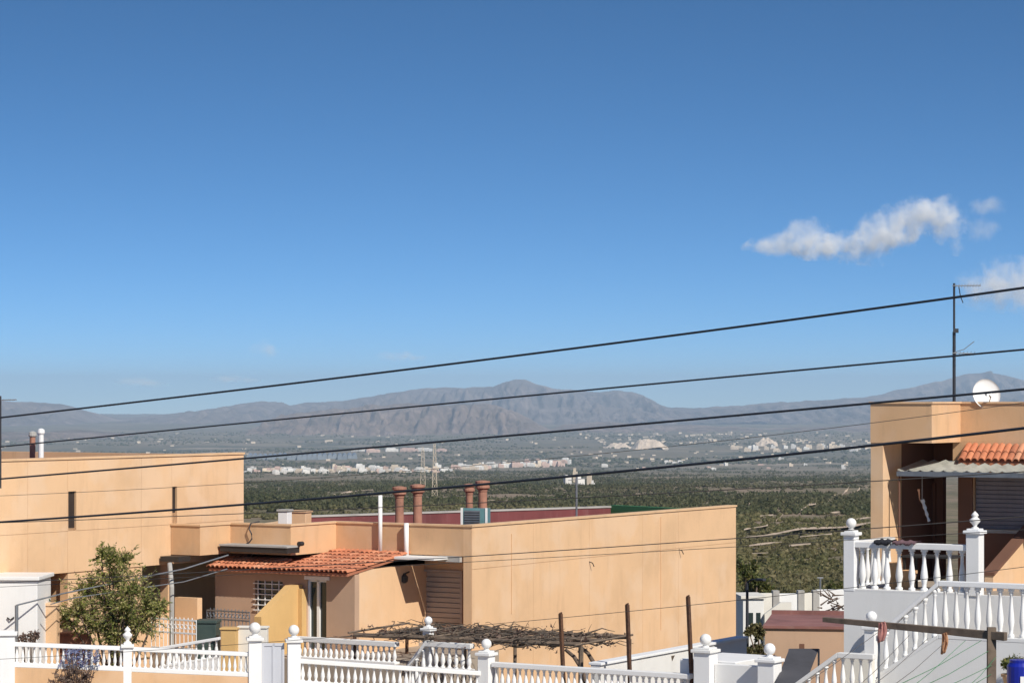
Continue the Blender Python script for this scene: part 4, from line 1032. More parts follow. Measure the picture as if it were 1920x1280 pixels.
MB().tube([FG.pt(gb - .14, -.03, 1.35), FG.pt(gb - .14, -.09, 1.35), FG.pt(gb - .22, -.09, 1.35)], .012, 6).build('gate_handle', M['dark'], gt)
pillar('small white pillar with urn finial in front of the feathery tree', FG, gi(239), 0, .20, 0, FG.z(1213, gi(239)), 'urn', .11)
pillar('plain white street pillar with a flat cap beside the white outhouse', FG, gi(14), 0, .34, 0, FG.z(1190, gi(14)), None)
# pillars and white walls to the right of the fence
pillar('white pillar with a ball at the end of the long street balustrade', FF, fi(1323), 0, .40, 0, FF.z(1222, fi(1323)), 'ball', .13)
pillar('white pillar with a ball beside the dark awning', FF, fi(1443), 0, .40, 0, FF.z(1240, fi(1443)), 'ball', .13)
MB().wall(FF, fi(1323) + .21, fi(1443) - .21, .02, .2, 0, FF.z(1246, fi(1380))).build('garden_wall', M['white'], label='white street wall between the two ball pillars', cat='wall', bevel=.01)
FB = Frame(FF.xy(fi(1100), .4), AS)         # boundary wall running back between the two plots
bw = thing('boundary_wall', 'white boundary wall running back beside the orange side wall', 'wall', FB.pt(0, 0, 0))
b_end = FB.iu(1392)
MB().beam(FB, .0, b_end, -.12, .12, -1, FB.z(1246, 0), -2, FB.z(1196, b_end)).build('wall_face', M['white'], bw)
MB().beam(FB, -.02, b_end, -.17, .17, FB.z(1246, 0), FB.z(1246, 0) + .06, FB.z(1196, b_end), FB.z(1196, b_end) + .06).build('coping', M['white'], bw, bevel=.01)
FB2 = Frame(FF.xy(fi(1330), .3), AS)
b2 = FB2.iu(1420)
MB().beam(FB2, .0, b2, -.5, 0.9, -1, FB2.z(1238, 0), -1, FB2.z(1226, b2)).build('garden_shed', M['white'], label='low white lean-to roofed shed behind the ball pillars', cat='shed', bevel=.02)
fq = Frame((P(1243, 0, 64).x, 64), R(-8))
pq = thing('planter_box', 'grey brown planter trough against the orange side wall', 'planter', fq.pt(0, 0, 0))
MB().hexa([fq.pt(-.16, 0, zv(1243, 64)), fq.pt(.2, 0, zv(1243, 64)), fq.pt(.2, .4, zv(1243, 64)), fq.pt(-.16, .4, zv(1243, 64))], [fq.pt(-.28, -.06, zv(1228, 64)), fq.pt(.28, -.06, zv(1228, 64)), fq.pt(.28, .46, zv(1228, 64)), fq.pt(-.28, .46, zv(1228, 64))]).build('trough', M['wood'], pq)
MB().box(fq, -.12, .16, .05, .35, -.3, zv(1243, 64)).build('stand', M['white'], pq)
ta = thing('awning', 'charcoal canvas awning on a frame beside the lower stair', 'awning', FT.pt(FT.iu(1470, -1), -1, 0))
q = [P(1480, 1215, 59.5), P(1535, 1215, 59.5), P(1508, 1285, 57.6), P(1452, 1285, 57.6)]
MB().hexa([p - Vector((0, 0, .02)) for p in (q[3], q[2], q[1], q[0])], [q[3], q[2], q[1], q[0]]).build('canvas', M['tarp'], ta)
for p in q: MB().tube([p - Vector((0, 0, .01)), (p.x, p.y, -.2)], .025, 6).build('post', M['steel'], ta)

# terraces inside the plots
MB().prism([FM.xy(-.5, je + 1.6), FM.xy(-.5, -.5), FM.xy(i5 + .2, -.5), FM.xy(i5 + .2, je + 1.6)][::-1], -1, 1.55).build('terrace', M['paving'], kind='structure')
jb = je + 1.45
ia, ibb = FM.iu(745, jb), FM.iu(548, jb)
zt3 = FM.z(1197, (ia + ibb) / 2, jb)
balustrade('inner terrace balustrade in front of the tiled porch', FM, ibb, ia, jb, zt3, .12, 1.55, .06, .155, .055, .2)
ic, idd = FM.iu(886, jb), FM.iu(800, jb); ig = FM.iu(762, jb)
zt4 = FM.z(1206, ic, jb)
isb = balustrade('inner stair balustrade below the slatted door', FM, idd, ic, jb, zt4, .12, 1.50, .05, .19, .06, .2)
balustrade('', FM, ig, idd, jb, zt4 - .66, .12, .6, .05, .19, .06, .2, top1=zt4, base1=1.50, parent=isb)
pillar('white ball pillar behind the vine pergola', FM, FM.iu(803, jb - .3), jb - .3, .2, 1.5, FM.z(1182, FM.iu(803, jb - .3), jb - .3), 'ball', .10)

# ------------------------------------------------------------------ vine pergola
pg = thing('vine_pergola', 'wooden pergola matted with bare grey vines', 'pergola', FF.pt(fi(662), 1.2, 0))
pa, pb = FF.iu(664, 1.0), FF.iu(1128, 2.0)
pz = 2.22
def ppt(i, j, z): return FF.pt(i, j, z)
for j in (1.0, 2.1, 3.3):
    MB().tube([ppt(pa, j, pz - .02 * j), ppt((pa + pb) / 2, j, pz + .02), ppt(pb, j, pz + .05)], .06, 6).build('beam', M['wood'], pg)
for k in range(9):
    i = pa + (pb - pa) * k / 8
    MB().tube([ppt(i, .75, pz + .05), ppt(i + random.uniform(-.15, .15), 3.5, pz + .09)], .028, 5).build('rafter', M['wood'], pg)
for i, j in ((pa, 1.0), (pb, 1.0), (pa, 3.3), (pb, 3.3), ((pa + pb) / 2, 1.0), ((pa + pb) / 2, 3.3)):
    MB().tube([ppt(i, j, -.2), ppt(i + .02, j, pz)], .045 if i < pb - .1 else .06, 7).build('post', M['wood'] if i > pa + .1 else M['rust'], pg)
vm = MB()
for k in range(230):
    i = pa + .45 + (pb - pa - 1.1) * random.random(); j = random.uniform(.8, 3.3)
    p = ppt(i, j, pz + random.uniform(-.10, .14)); hd = AT + math.pi + random.uniform(-.9, .9) + (math.pi if random.random() < .5 else 0)
    pts = [p]
    for q in range(random.randint(4, 8)):
        hd += random.uniform(-.7, .7); p = p + Vector((math.cos(hd) * .17, math.sin(hd) * .17, random.uniform(-.06, .065))); pts.append(p)
    vm.tube(pts, random.uniform(.008, .026), 4, .005)
vm.build('vine_tangle', M['vine'], pg, kind='stuff')
dv = rng.uniform(0, 1, (300, 3)); cpts = np.array([tuple(ppt(pa + (pb - pa) * a, .8 + 2.6 * b, pz - .12 + .26 * c)) for a, b, c in dv])
v, f = leaf_tris(cpts, np.full(len(cpts), .055), 5, np.full(len(cpts), .13)); put('dry_leaves', np_mesh('dry_leaves', v, f, M['dry']), pg, kind='stuff')
for u0, u1, j in ((1100, 1074, 1.3), (1124, 1100, 2.2)):
    a, b = FF.iu(u0, j), FF.iu(u1, j)
    MB().tube([ppt(a + .05, j, -.2), ppt(a + .04, j, .8), ppt(a, j, 1.3), ppt((a + b) / 2 + .08, j, 1.65), ppt(b + .03, j, 1.95), ppt(b - .2, j, 2.1)], .075, 7, .04).build('vine_trunk', M['bark'], pg, smooth=True)
for k in range(7):
    i = pa + (pb - pa) * random.random(); p = ppt(i, 2 + random.random(), pz + .08)
    MB().tube([p, p + Vector((.03, 0, .16)), p + Vector((.10, .02, random.uniform(.2, .32)))], .010, 4, .004).build('upright_shoot', M['vine'], pg)

# ------------------------------------------------------------------ rusty stakes with strung wire
for u0, v0, u1, v1, lab in ((1051, 1150, 1056, 1262, 'rusty iron stake in front of the vine pergola'), (1176, 1133, 1181, 1268, 'rusty iron stake between the pergola and the white boundary wall'), (1290, 1118, 1297, 1270, 'tallest leaning rusty iron stake beside the white ball pillar')):
    i = fi(u1); Y = FF.xy(i, .35).y
    a, b = P(u0, v0, Y), P(u1, v1, Y); d = (b - a) / (a.z - b.z)
    t = thing('iron_stake', lab, 'stake', (b.x, Y, 0))
    MB().box(Frame((0, 0), 0), 0, .001, 0, .001, 0, .001) 
    e = b + d * b.z
    mb = MB().tube([e, a], .052, 4); mb.build('stake_bar', M['rust'], t)
    MB().tube([a - Vector((.035, 0, 0)), a + Vector((.035, 0, .03))], .02, 5).build('bent_tip', M['rust'], t)

# ------------------------------------------------------------------ clothes line on the right
YA, YB = 50.0, 47.5
pp = P(1859, 1180, YB + .1)
cp = thing('clothes_line_post', 'weathered wooden clothes line crossbeam on a dark post', 'clothes line', (pp.x, pp.y, 0))
MB().box(Frame((pp.x, pp.y), 0), -.075, .075, -.06, .06, 0, zv(1176, YB)).build('post', M['wood'], cp)
a, b = P(1545, 1160, YA), P(1886, 1191, YB - .1)
dirv = (b - a); ang = math.atan2(dirv.y, dirv.x); fbm_ = Frame((a.x, a.y), ang); Lb = Vector((dirv.x, dirv.y)).length
MB().beam(fbm_, 0, Lb, -.055, .055, a.z - .05, a.z + .04, b.z - .09, b.z + .06).build('crossbeam', M['wood'], cp, bevel=.008)
a2 = P(1648, 1180, 49.3)
sp = MB().tube([a2, (a2.x, a2.y, 0)], .022, 6).build('prop', M['steel'], cp)
for u, v, tu, tv in ((1650, 1182, 1430, 1330), (1705, 1190, 1560, 1330), (1770, 1205, 1640, 1310), (1840, 1200, 1650, 1300), (1856, 1218, 1680, 1310), (1862, 1245, 1700, 1312), (1740, 1196, 1590, 1320), (1810, 1200, 1655, 1330), (1860, 1262, 1760, 1310), (1868, 1230, 1800, 1300)):
    p0 = P(u, v, YB + .3); p1 = P(tu, tv, 36)
    MB().tube([p0, (p0 + p1) / 2 - Vector((0, 0, .04)), p1], .006, 4).build('line', M['thin_wire'] if u < 1800 else M['green_paint'], cp)
def rag(u, v0, v1, wpx, Y, m, label):
    vs, fs = [], []; n = 10; w = wpx / F * Y / 2
    for k in range(n + 1):
        q = k / n; c = P(u + 2 * math.sin(q * 4), v0 + (v1 - v0) * q, Y); ww = w * (.6 + .5 * math.sin(q * 2.6 + .3))
        for s in range(9):
            e = s / 8 * 2 - 1
            vs.append(c + Vector((e * ww, -.05 + .035 * math.sin(e * 7 + q * 2), .02 * e)))
        for s in range(8, -1, -1):
            e = s / 8 * 2 - 1
            vs.append(c + Vector((e * ww, .02 + .035 * math.sin(e * 7 + q * 2), .02 * e)))
        if k:
            A = 18 * (k - 1); fs += [(A + s, A + (s + 1) % 18, A + 18 + (s + 1) % 18, A + 18 + s) for s in range(18)]
    fs.append(tuple(range(18 * n, 18 * n + 18)))
    MB().add(vs, fs).build('hanging_rag', m, smooth=True, label=label, cat='cloth')
rag(1653, 1166, 1202, 16, 49.05, M['cloth_pink'], 'faded pink rag hanging from the clothes line beam')
rag(1770, 1186, 1224, 11, 48.15, M['cloth_orange'], 'orange rag hanging from the clothes line beam')

# ------------------------------------------------------------------ yard on the left
oh = Frame((P(-80, 0, 62.2).x, 62.2), R(-3))
oi = oh.iu(70)
ohs = thing('outhouse', 'bright white flat-roofed outhouse in front of the tall panelled house', 'outhouse', oh.pt(0, 0, 0))
oz = zv(1082, 62.2)
MB().box(oh, 0, oi, 0, 1.4, 0, oz - .06).build('walls', M['white'], ohs, bevel=.015)
MB().box(oh, -.1, oi + .06, -.08, 1.5, oz - .06, oz + .03).build('roof_slab', M['white'], ohs, bevel=.015)
MB().tube([oh.pt(oi - .7, -.03, zv(1158, 62)), oh.pt(oi - .62, -.06, zv(1162, 62)), oh.pt(oi - .54, -.03, zv(1157, 62))], .02, 5).build('wall_bracket', M['dark'], ohs)
cf = thing('pipe_frame', 'grey tubular frame with long sloping rails beside the feathery tree', 'frame', P(31, 1134, 61.5) * 1)
cf.location.z = 0
p0, p1, p2, p3 = P(31, 1134, 61.5), P(118, 1112, 62.5), P(345, 1066, 65.2), P(428, 1040, 66.2)
MB().tube([(p0.x, p0.y, 0), p0], .042, 8).build('upright', M['steel'], cf)
MB().tube([p0, p1, p2, p3], .019, 8).build('sloping_rail', M['steel'], cf)
MB().tube([P(95, 1132, 61.9), P(140, 1120, 62.6), P(345, 1090, 65.0), P(426, 1066, 66.0)], .013, 8).build('sloping_rail', M['steel'], cf)
MB().tube([P(318, 1055, 65.5), P(322, 1100, 65.3), (P(322, 1100, 65.3).x, 65.3, 0)], .06, 8).build('upright', M['grey_cap'], cf)
fy = Frame((P(62, 0, 63).x, 63), R(-8))
MB().box(fy, 0, fy.iu(106), 0, .25, 0, zv(1135, 63)).box(fy, -.03, fy.iu(106) + .03, -.03, .28, zv(1135, 63), zv(1132, 63) + .03).build('garden_wall', M['stucco'], label='short orange garden wall beside the white outhouse', cat='wall', bevel=.01)
fy = Frame((P(110, 0, 64).x, 64), R(-10))
MB().box(fy, 0, fy.iu(165), 0, .25, 0, zv(1190, 64)).box(fy, -.02, fy.iu(165), -.03, .28, zv(1190, 64), zv(1188, 64) + .03).build('garden_wall', M['clay_pipe'], label='low terracotta coloured planter wall under the feathery tree', cat='wall', bevel=.01)
# white ironwork and bin
def iron_fence(label, u0, u1, v0, v1, Y, m, pitch, rings=True):
    a, b = P(u0, v1, Y), P(u1, v1, Y - .8); fr = Frame((a.x, a.y), math.atan2(b.y - a.y, b.x - a.x)); L = (b - a).length
    z0, z1 = zv(v1, Y), zv(v0, Y)
    t = thing('iron_railing', label, 'railing', fr.pt(0, 0, 0))
    for z in (z0, z0 + (z1 - z0) * .55, z1): MB().box(fr, 0, L, -.015, .015, z - .018, z + .018).build('rail', m, t)
    n = round(L / pitch)
    me = MB().box(Frame((0, 0), 0), -.009, .009, -.009, .009, 0, 1).mesh('bar', m)
    for k in range(n + 1): put('bar', me, t, fr.pt(L * k / n, .001, z0 - (.0 if 0 < k < n else z0)), sc=(1, 1, z1 - z0 + (.06 if 0 < k < n else z0)))
    if rings:
        for k in range(n):
            c = fr.pt(L * (k + .5) / n, 0, z0 + (z1 - z0) * .77); r = min(pitch * .4, (z1 - z0) * .2)
            MB().tube([c + Vector((fr.a.x * r * math.cos(q), fr.a.y * r * math.cos(q), r * math.sin(q))) for q in np.linspace(0, 2 * math.pi, 11)], .010, 4, cap=False).build('scroll_ring', m, t)
    return t
iron_fence('white wrought iron railing right of the feathery tree', 284, 368, 1158, 1212, 64.5, M['white'], .13)
iron_fence('grey wrought iron railing on the tiled porch terrace', 388, 468, 1143, 1178, 66.0, M['steel'], .12)
fy = Frame((P(366, 0, 64).x, 64), R(-8)); wv = fy.iu(405)
bn = thing('storage_bin', 'dark green plastic storage bin beside the iron railings', 'bin', fy.pt(0, 0, 0))
MB().box(fy, 0, wv, 0, .45, 0, zv(1168, 64)).build('body', M['bin'], bn, bevel=.02)
MB().box(fy, -.02, wv + .02, -.03, .48, zv(1168, 64), zv(1162, 64)).build('lid', M['bin'], bn, bevel=.015)
fy = Frame((P(414, 0, 63.6).x, 63.6), R(-8)); wv = fy.iu(442)
MB().box(fy, 0, wv, 0, .35, 0, zv(1180, 63.6)).box(fy, -.03, wv + .03, -.03, .38, zv(1180, 63.6), zv(1180, 63.6) + .05).build('meter_pillar', M['yellow'], label='yellow meter pillar between the bin and the gate pillar', cat='pillar', bevel=.01)
fy = Frame((P(446, 0, 63.8).x, 63.8), R(-8)); wv = fy.iu(500)
MB().box(fy, 0, wv, 0, .2, 0, zv(1177, 63.8)).box(fy, -.02, wv + .02, -.03, .23, zv(1177, 63.8), zv(1177, 63.8) + .05).build('garden_wall', M['cream'], label='cream garden wall behind the left gate pillar', cat='wall', bevel=.01)
yb = Frame((P(300, 0, 63).x, 63.0), R(-15)); yl = yb.iu(412)
balustrade('short white stair balustrade rising behind the street balustrade', yb, 0, yl, 0, zv(1212, 63), .07, zv(1212, 63) - .5, .06, .16, .05, .14, zv(1194, 62.5), zv(1194, 62.5) - .5)
MB().beam(yb, 0, yl, -.08, .08, 0, zv(1212, 63) - .502, 0, zv(1194, 62.5) - .502).build('stair_wall', M['white'], label='white stair wall under the short rising balustrade', cat='wall')
# flowers on the outhouse planter
fw = np.array([tuple(P(random.uniform(36, 70), random.uniform(1187, 1202), 61.2)) for _ in range(26)])
v, f = leaf_tris(fw, np.full(26, .05), 16, np.full(26, .10))
fp = thing('planter_shrub', 'small dry flower shrub below the white outhouse', 'shrub', P(52, 1210, 61.2) * 1); fp.location.z = 0
put('foliage', np_mesh('foliage', v, f, M['dry']), fp)
sm = MB()
for q in fw[::4]: sm.tube([(fp.location.x, 61.2, 0), tuple(q)], .012, 4)
sm.build('stem', M['bark'], fp)

# ------------------------------------------------------------------ trees
def leafy_tree(name, label, base, height, crown, n_br, n_leaf, leaf, lm, seed, cat='tree', twig=.018, droop=.25, wisp=1.3, slim=.28, up=.35):
    """trunk, forking limbs and leaf faces set along drooping twigs; crown: list of (dx, dy, dz, radius) clumps"""
    rs = random.Random(seed); g = np.random.default_rng(seed)
    t = thing(name, label, cat, base)
    b = Vector(base); mb = MB(); fork = b + Vector((.05, 0, height * .28))
    mb.tube([b - Vector((0, 0, .2)), b + Vector((.03, .02, height * .14)), fork], height * .035, 8, height * .026)
    vs = []; spots = []; axes = []
    for cx_, cy_, cz_, cr in crown:
        c = b + Vector((cx_, cy_, cz_))
        mid_ = fork.lerp(c, .5) + Vector((rs.uniform(-.1, .1), rs.uniform(-.1, .1), .1))
        mb.tube([fork, mid_, c], height * .014, 6, height * .006)
        for k in range(max(3, int(n_br * cr))):
            d = Vector((rs.gauss(0, 1), rs.gauss(0, 1), rs.gauss(up, .8))).normalized()
            l = cr * rs.choice((rs.uniform(.5, 1.15), rs.uniform(.8, wisp)))
            p1 = c + d * l * .5; p2 = c + d * l - Vector((0, 0, droop * l * rs.uniform(.3, 1.2)))
            mb.tube([c, p1, p2], twig * .55, 4, twig * .2)
            for q in range(int(n_leaf)):
                s_ = rs.uniform(.15, 1.0)
                pp_ = (c.lerp(p1, s_ * 2) if s_ < .5 else p1.lerp(p2, s_ * 2 - 1)) + Vector((rs.gauss(0, .05), rs.gauss(0, .05), rs.gauss(0, .05))) * cr * (1.6 if wisp < 1.5 else .9)
                spots.append(pp_); axes.append(d)
    n = len(spots); S = np.array([tuple(p) for p in spots]); D = np.array([tuple(p) for p in axes])
    a = D + g.normal(size=(n, 3)) * .7; a[:, 2] -= .35; a /= np.linalg.norm(a, axis=1, keepdims=True)
    w = np.cross(a, g.normal(size=(n, 3))); w /= np.linalg.norm(w, axis=1, keepdims=True)
    ln = (leaf * g.uniform(.6, 1.4, n))[:, None]; wd = ln * slim
    V = np.stack([S, S + a * ln * .5 + w * wd, S + a * ln, S + a * ln * .5 - w * wd], 1).reshape(-1, 3)
    mb.build('trunk', M['bark'], t, smooth=True)
    put('crown', np_mesh('crown', V, np.arange(n * 4).reshape(-1, 4), lm), t)
    return t
tY = 63.6; tb_ = P(215, 1230, tY); s_ = tY / F
def cl_(u, v, r, dy=0): return ((u - 215) * s_, dy, zv(v, tY) - 0.0, r)
leafy_tree('pepper_tree', 'feathery olive green tree with wispy top behind the urn pillar', (tb_.x, tY, 0), 3.0,
           [cl_(212, 1092, .50), cl_(165, 1112, .50, .2), cl_(252, 1112, .52, -.2), cl_(205, 1135, .62), cl_(150, 1148, .48, -.2), cl_(268, 1145, .52, .1), cl_(228, 1165, .60, -.1), cl_(180, 1175, .55, .15), cl_(262, 1180, .48),
            cl_(205, 1056, .36), cl_(230, 1056, .34), cl_(190, 1040, .22), cl_(295, 1145, .32), cl_(128, 1160, .32), cl_(215, 1195, .5), cl_(240, 1140, .45, -.4)],
           95, 26, .085, M['leaf'], 4, droop=.05, wisp=1.75, slim=.17, up=.6)
sh_ = P(137, 1290, 60.3)
leafy_tree('flowering_shrub', 'brown twiggy shrub with pale blue flowers in front of the street wall', (sh_.x, FG.xy(gi(140), -.45).y, 0), 1.3,
           [(0, 0, zv(1262, 60.3), .22), (-.25, 0, zv(1276, 60.3), .25), (.2, 0.05, zv(1272, 60.3), .24), (.05, -.05, zv(1285, 60.3), .3), (.3, .05, zv(1290, 60.3), .22)], 60, 16, .06, M['dry'], 9, 'shrub')
fz = FG.xy(gi(150), -.22)
fw = np.array([(fz.x + random.uniform(-.42, .42), fz.y + random.uniform(-.15, .1), zv(random.uniform(1218, 1252), fz.y)) for _ in range(60)])
v, f = leaf_tris(fw, np.full(60, .035), 14, np.full(60, .06))
bf = thing('flower_cluster', 'pale blue blossoms hanging over the street balustrade', 'flowers', (fz.x, fz.y, 0))
put('blossoms', np_mesh('blossoms', v, f, M['bluefl']), bf)
sm = MB()
for q in fw[::5]: sm.tube([(fz.x, fz.y, 0), ((fz.x + q[0]) / 2, fz.y - .05, q[2] * .6), tuple(q)], .008, 4)
sm.build('stem', M['bark'], bf)
def near_tree(u, v0, v1, Y, wpx, label, lm, seed, name='pine_tree'):
    x = (u - CX) / F * Y; zb = float(np.interp(Y, PD, PZ)); zt = zv(v0, Y); h = zt - zb; w = wpx / F * Y / 2; g = random.Random(seed)
    cr = [(g.uniform(-w, w) * .8, g.uniform(-w, w) * .6, h * g.uniform(.42, .88), w * g.uniform(.35, .6)) for _ in range(11)] + [(0, 0, h * .9, w * .4)]
    leafy_tree(name, label, (x, Y, zb), h, cr, 34 / max(w, .5), 22, .13 * max(1, w * .5), lm, seed, twig=.03, droop=.1)
near_tree(1408, 1040, 1190, 112, 75, 'yellowish green pine beside the end of the orange side wall', M['pine'], 3)
near_tree(1568, 1085, 1150, 118, 60, 'rounded green tree behind the white compound wall', M['pine'], 5)
near_tree(1420, 1165, 1210, 84, 50, 'dark low bush at the foot of the white compound', M['scrub'], 8, 'bush')

# ------------------------------------------------------------------ houses below the hillside (between the middle and right houses)
Yn = 84.0
fn = Frame((P(1434, 0, Yn).x, Yn), R(-9))
nb = thing('flat_roof_house', 'low brown house with red painted flat roof below the terrace', 'house', fn.pt(0, 0, -3))
zr = zv(1172, Yn)
MB().box(fn, 0, 6.5, 0, 4.6, -4, zr - .08).build('walls', M['pink'], nb, bevel=.01)
M['red_roof'] = paint('faded_red_roof', C(0.26, 0.115, 0.10), 0.9, 0.2, 0.8, 0.3, C(0.36, 0.22, 0.18), 0.5)
MB().box(fn, -.06, 6.56, -.08, 4.7, zr - .08, zr).build('roof', M['red_roof'], nb)
MB().box(fn, -.06, 6.56, 4.5, 4.72, zr, zr + .12).build('roof_kerb', M['red_roof'], nb)
MB().box(fn, 1.1, 1.26, -.5, -.34, -4, zv(1203, Yn)).build('gate_post', M['brown'], label='small dark post in front of the brown house', cat='post', bevel=.01)
Yc = 97.0
fc = Frame((P(1392, 0, Yc).x, Yc), R(6))
cw = thing('compound_wall', 'stepped white compound wall with pillars below the scrub hillside', 'wall', fc.pt(0, 0, -3))
u_list = [(1392, 1420, 1122), (1420, 1455, 1112), (1455, 1500, 1113), (1505, 1528, 1112), (1532, 1590, 1106), (1592, 1680, 1104)]
for k, (ua, ub, vv) in enumerate(u_list):
    ia_, ib_ = fc.iu(ua), fc.iu(ub)
    MB().box(fc, ia_, ib_ - .02, 0, .2, -4, zv(vv, Yc)).build('wall_section', M['cream'] if k % 2 else M['white'], cw, bevel=.01)
for u in (1455, 1502, 1530): MB().box(fc, fc.iu(u) - .12, fc.iu(u) + .12, -.06, .26, -4, zv(1107, Yc)).build('wall_pillar', M['grey_cap'], cw, bevel=.01)
fo = Frame((P(1393, 0, 91).x, 91.0), R(4))
ot = thing('outhouse', 'small white outhouse with sloping side wall in front of the compound wall', 'outhouse', fo.pt(0, 0, -3))
MB().box(fo, 0, fo.iu(1432), 0, 1.6, -4, zv(1122, 91)).build('walls', M['white'], ot, bevel=.01)
MB().profile(fo, [(fo.iu(1432), -4), (fo.iu(1482), -4), (fo.iu(1482), zv(1128, 91)), (fo.iu(1462), zv(1128, 91)), (fo.iu(1432), zv(1150, 91))], -.2, 0).build('stair_wall', M['cream'], ot)
MB().box(fo, -.08, fo.iu(1432) + .08, -.08, 1.7, zv(1122, 91), zv(1122, 91) + .1).build('roof_slab', M['cream'], ot, bevel=.01)
for k, (a, b) in enumerate(((1402, 1412), (1418, 1426))): MB().box(fo, fo.iu(a), fo.iu(b), -.02, .0, zv(1170, 91), zv(1148, 91)).build('window', M['glass'], ot)
xl, Yl = (1401 - CX) / F * 88, 88.0
lp = thing('street_lamp', 'dark street lamp post beside the orange side wall end', 'street lamp', (xl, Yl, -3))
zl_ = zv(1092, Yl)
MB().tube([(xl, Yl, -3), (xl, Yl, zl_)], .07, 8, .045).build('post', M['cable'], lp)
MB().tube([(xl, Yl, zl_), (xl + .12, Yl - .15, zl_ + .12), (xl + .3, Yl - .4, zl_ + .14)], .03, 6).build('arm', M['cable'], lp)
MB().box(Frame((xl + .32, Yl - .45), R(-50)), -.05, .3, -.08, .08, zl_ + .1, zl_ + .18).build('lamp_head', M['cable'], lp, bevel=.02)
xl, Yl = (1538 - CX) / F * 104, 104.0
lp = thing('thin_pole', 'thin pale pole behind the white compound wall', 'pole', (xl, Yl, -4))
MB().tube([(xl, Yl, -4), (xl, Yl, zv(1083, Yl))], .04, 6).build('shaft', M['steel'], lp)
MB().tube([(xl - .12, Yl, zv(1083, Yl)), (xl + .12, Yl, zv(1083, Yl))], .03, 5).build('crosspiece', M['steel'], lp)
# a dry fallen palm leaf heap / woodpile on the red roof
wp = MB()
for k in range(26):
    a = P(1545 + random.uniform(-8, 40), 1140 + random.uniform(-25, 8), 88.5); wp.tube([a, a + Vector((random.uniform(-.5, .5), random.uniform(-.3, .3), random.uniform(-.1, .35)))], .03, 4, .01)
wt = thing('branch_pile', 'pile of dry cut branches behind the red roof', 'branches', P(1565, 1150, 88.5) * 1)
wp.build('branches', M['bark'], wt, kind='stuff')

# ------------------------------------------------------------------ overhead cables
def wire(name, label, pts, Y0, Y1, r, m, group=None):
    """pts: photo pixels of a line; the cable comes from Y0 at column 0 to Y1 at column 1920"""
    pu = np.array([p[0] for p in pts], float); pv = np.array([p[1] for p in pts], float)
    c = np.polyfit(pu, pv, 2 if len(pts) > 2 else 1)
    L = []
    for u in np.linspace(-260, 2180, 46):
        Y = 1 / (1 / Y0 + (1 / Y1 - 1 / Y0) * u / 1920); L.append(P(u, float(np.polyval(c, u)), Y))
    return MB().tube(L, r, 7).build(name, m, smooth=True, label=label, cat='cable', group=group)
wire('power_cable', 'topmost black overhead cable, crossing the sky above the mountains', [(0, 783), (400, 735), (900, 678), (1380, 611), (1920, 540)], 44, 30, .0150, M['cable'])
wire('power_cable', 'second overhead cable from the top, crossing the mountain peak', [(0, 838), (400, 797), (900, 751), (1380, 705), (1920, 655)], 45, 31, .0118, M['cable'])
wire('power_cable', 'third overhead cable from the top, passing over the porch house parapet', [(0, 897), (457, 860), (900, 822), (1380, 777), (1920, 730)], 44, 30, .0142, M['cable'])
wire('power_cable', 'lowest thick overhead cable, passing just above the clay pot chimneys', [(0, 978), (480, 944), (900, 908), (1380, 862), (1650, 832), (1920, 803)], 43, 29, .0165, M['cable'])
for lab, pts in (('thin wire crossing the tall house above its slit windows', [(0, 929), (457, 905), (1300, 921), (1660, 899)][:2] + [(1300, 832)]),
                 ('thin wire crossing the scrub hillside below the lowest thick cable', [(460, 962), (1100, 932), (1380, 917), (1660, 900), (1920, 884)]),
                 ('thin wire crossing the orange side wall just below its top', [(0, 1092), (885, 1042), (1380, 1009), (1580, 994), (1920, 968)]),
                 ('thin wire crossing the orange side wall, lower of a close pair', [(0, 1100), (885, 1052), (1380, 1025), (1600, 1012), (1920, 992)]),
                 ('thin wire low across the orange side wall above the stakes', [(0, 1235), (885, 1172), (1178, 1146), (1380, 1125), (1920, 1062)])):
    wire('thin_wire', lab, pts, 46, 33, .004 if 'low across' in lab or 'lower of' in lab or 'slit' in lab else .0065, M['thin_wire'])

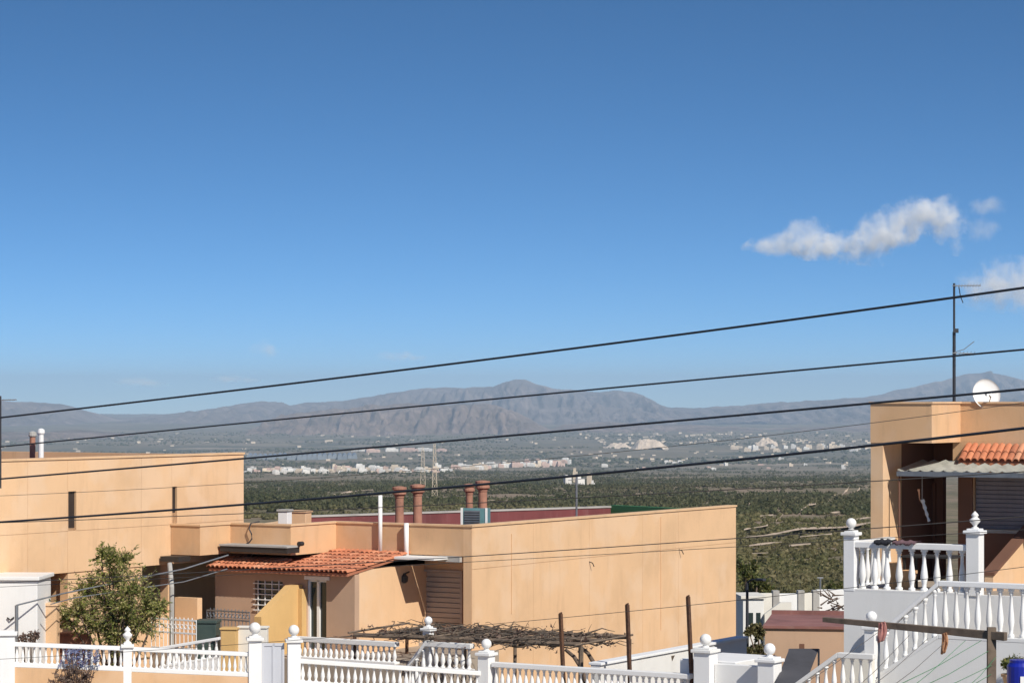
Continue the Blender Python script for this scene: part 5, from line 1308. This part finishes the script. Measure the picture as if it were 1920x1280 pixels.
# ------------------------------------------------------------------ clouds (beyond and above the haze)
def cloud_mat(seed, dens):
    m = bpy.data.materials.new('cloud_vapour'); m.use_nodes = True; t = m.node_tree; t.nodes.clear()
    o = t.nodes.new('ShaderNodeOutputMaterial'); pv = t.nodes.new('ShaderNodeVolumePrincipled')
    tc = t.nodes.new('ShaderNodeTexCoord'); ln = t.nodes.new('ShaderNodeVectorMath'); ln.operation = 'LENGTH'
    t.links.new(tc.outputs['Object'], ln.inputs[0])
    geo = t.nodes.new('ShaderNodeNewGeometry'); n = t.nodes.new('ShaderNodeTexNoise'); n.inputs['Scale'].default_value = 0.0075; n.inputs['Detail'].default_value = 7; n.inputs['Roughness'].default_value = .66
    t.links.new(geo.outputs['Position'], n.inputs['Vector'])
    s1 = t.nodes.new('ShaderNodeMath'); s1.operation = 'SUBTRACT'; s1.inputs[0].default_value = 1.0; t.links.new(ln.outputs['Value'], s1.inputs[1])
    s2 = t.nodes.new('ShaderNodeMath'); s2.operation = 'MULTIPLY_ADD'; t.links.new(n.outputs['Fac'], s2.inputs[0]); s2.inputs[1].default_value = 3.0; s2.inputs[2].default_value = -1.72
    s3 = t.nodes.new('ShaderNodeMath'); s3.operation = 'ADD'; t.links.new(s1.outputs[0], s3.inputs[0]); t.links.new(s2.outputs[0], s3.inputs[1])
    s4 = t.nodes.new('ShaderNodeMath'); s4.operation = 'MULTIPLY'; s4.use_clamp = False; t.links.new(s3.outputs[0], s4.inputs[0]); s4.inputs[1].default_value = dens
    s5 = t.nodes.new('ShaderNodeMath'); s5.operation = 'MAXIMUM'; t.links.new(s4.outputs[0], s5.inputs[0]); s5.inputs[1].default_value = 0
    t.links.new(s5.outputs[0], pv.inputs['Density']); pv.inputs['Color'].default_value = (1.0, 1.0, 1.0, 1); pv.inputs['Anisotropy'].default_value = -0.35
    t.links.new(pv.outputs['Volume'], o.inputs['Volume'])
    return m
def sphere_mesh(name, m):
    prof = [(max(.001, math.sin(a)), -math.cos(a)) for a in np.linspace(0, math.pi, 13)]
    return MB().lathe((0, 0, 0), prof, 24).mesh(name, m)
def cloud(label, puffs, Y, dens):
    m = cloud_mat(1, dens); me = sphere_mesh('puff', m)
    c = P(puffs[0][0], puffs[0][1], Y)
    t = thing('cloud', label, 'cloud', c, 'faint cloud shreds' if 'shred' in label else None)
    for u, v, ru, rv in puffs:
        p = P(u, v, Y); put('puff', me, t, p, sc=(ru / F * Y * 1.12, ru / F * Y * .9, rv / F * Y * 1.15))
YC = 21000.0
cloud('long white cloud drifting over the right side of the sky', [(1465, 460, 62, 24), (1515, 447, 58, 38), (1570, 462, 62, 30), (1625, 465, 62, 34), (1660, 430, 56, 36), (1715, 408, 70, 40), (1765, 400, 52, 34), (1780, 425, 42, 34), (1640, 448, 50, 30), (1430, 464, 40, 14), (1545, 470, 60, 20), (1600, 478, 40, 18), (1690, 440, 50, 22), (1795, 452, 22, 26), (1740, 392, 40, 24)], YC, .0085)
cloud('small cloud wisp beside the long white cloud', [(1838, 432, 38, 28), (1852, 388, 40, 20)], YC, .0042)
for u, v, ru, rv in ((490, 655, 26, 18), (748, 668, 40, 13), (255, 716, 40, 9), (430, 710, 40, 8)): cloud('faint cloud shred low over the mountains', [(u, v, ru, rv), (u + ru * .7, v + 3, ru * .8, rv * .7)], 23000.0, .0035)
cloud('low pale cloud behind the television aerial', [(1900, 512, 80, 34), (1870, 548, 90, 36), (1960, 545, 120, 50), (1840, 535, 60, 30)], YC, .0042)

# ------------------------------------------------------------------ air
hz = bpy.data.materials.new('haze_air'); hz.use_nodes = True; t = hz.node_tree; t.nodes.clear()
o = t.nodes.new('ShaderNodeOutputMaterial'); pv = t.nodes.new('ShaderNodeVolumePrincipled')
pv.inputs['Color'].default_value = (0.63, 0.81, 1.0, 1); pv.inputs['Density'].default_value = 3.7e-5; pv.inputs['Anisotropy'].default_value = 0.0
t.links.new(pv.outputs['Volume'], o.inputs['Volume'])
HZ = Frame((0, 0), 0)
MB().box(HZ, -90000, 90000, -3000, 40000, -260, 330).build('haze', hz, label='thin blue haze lying over the far plain', cat='haze', kind='stuff')
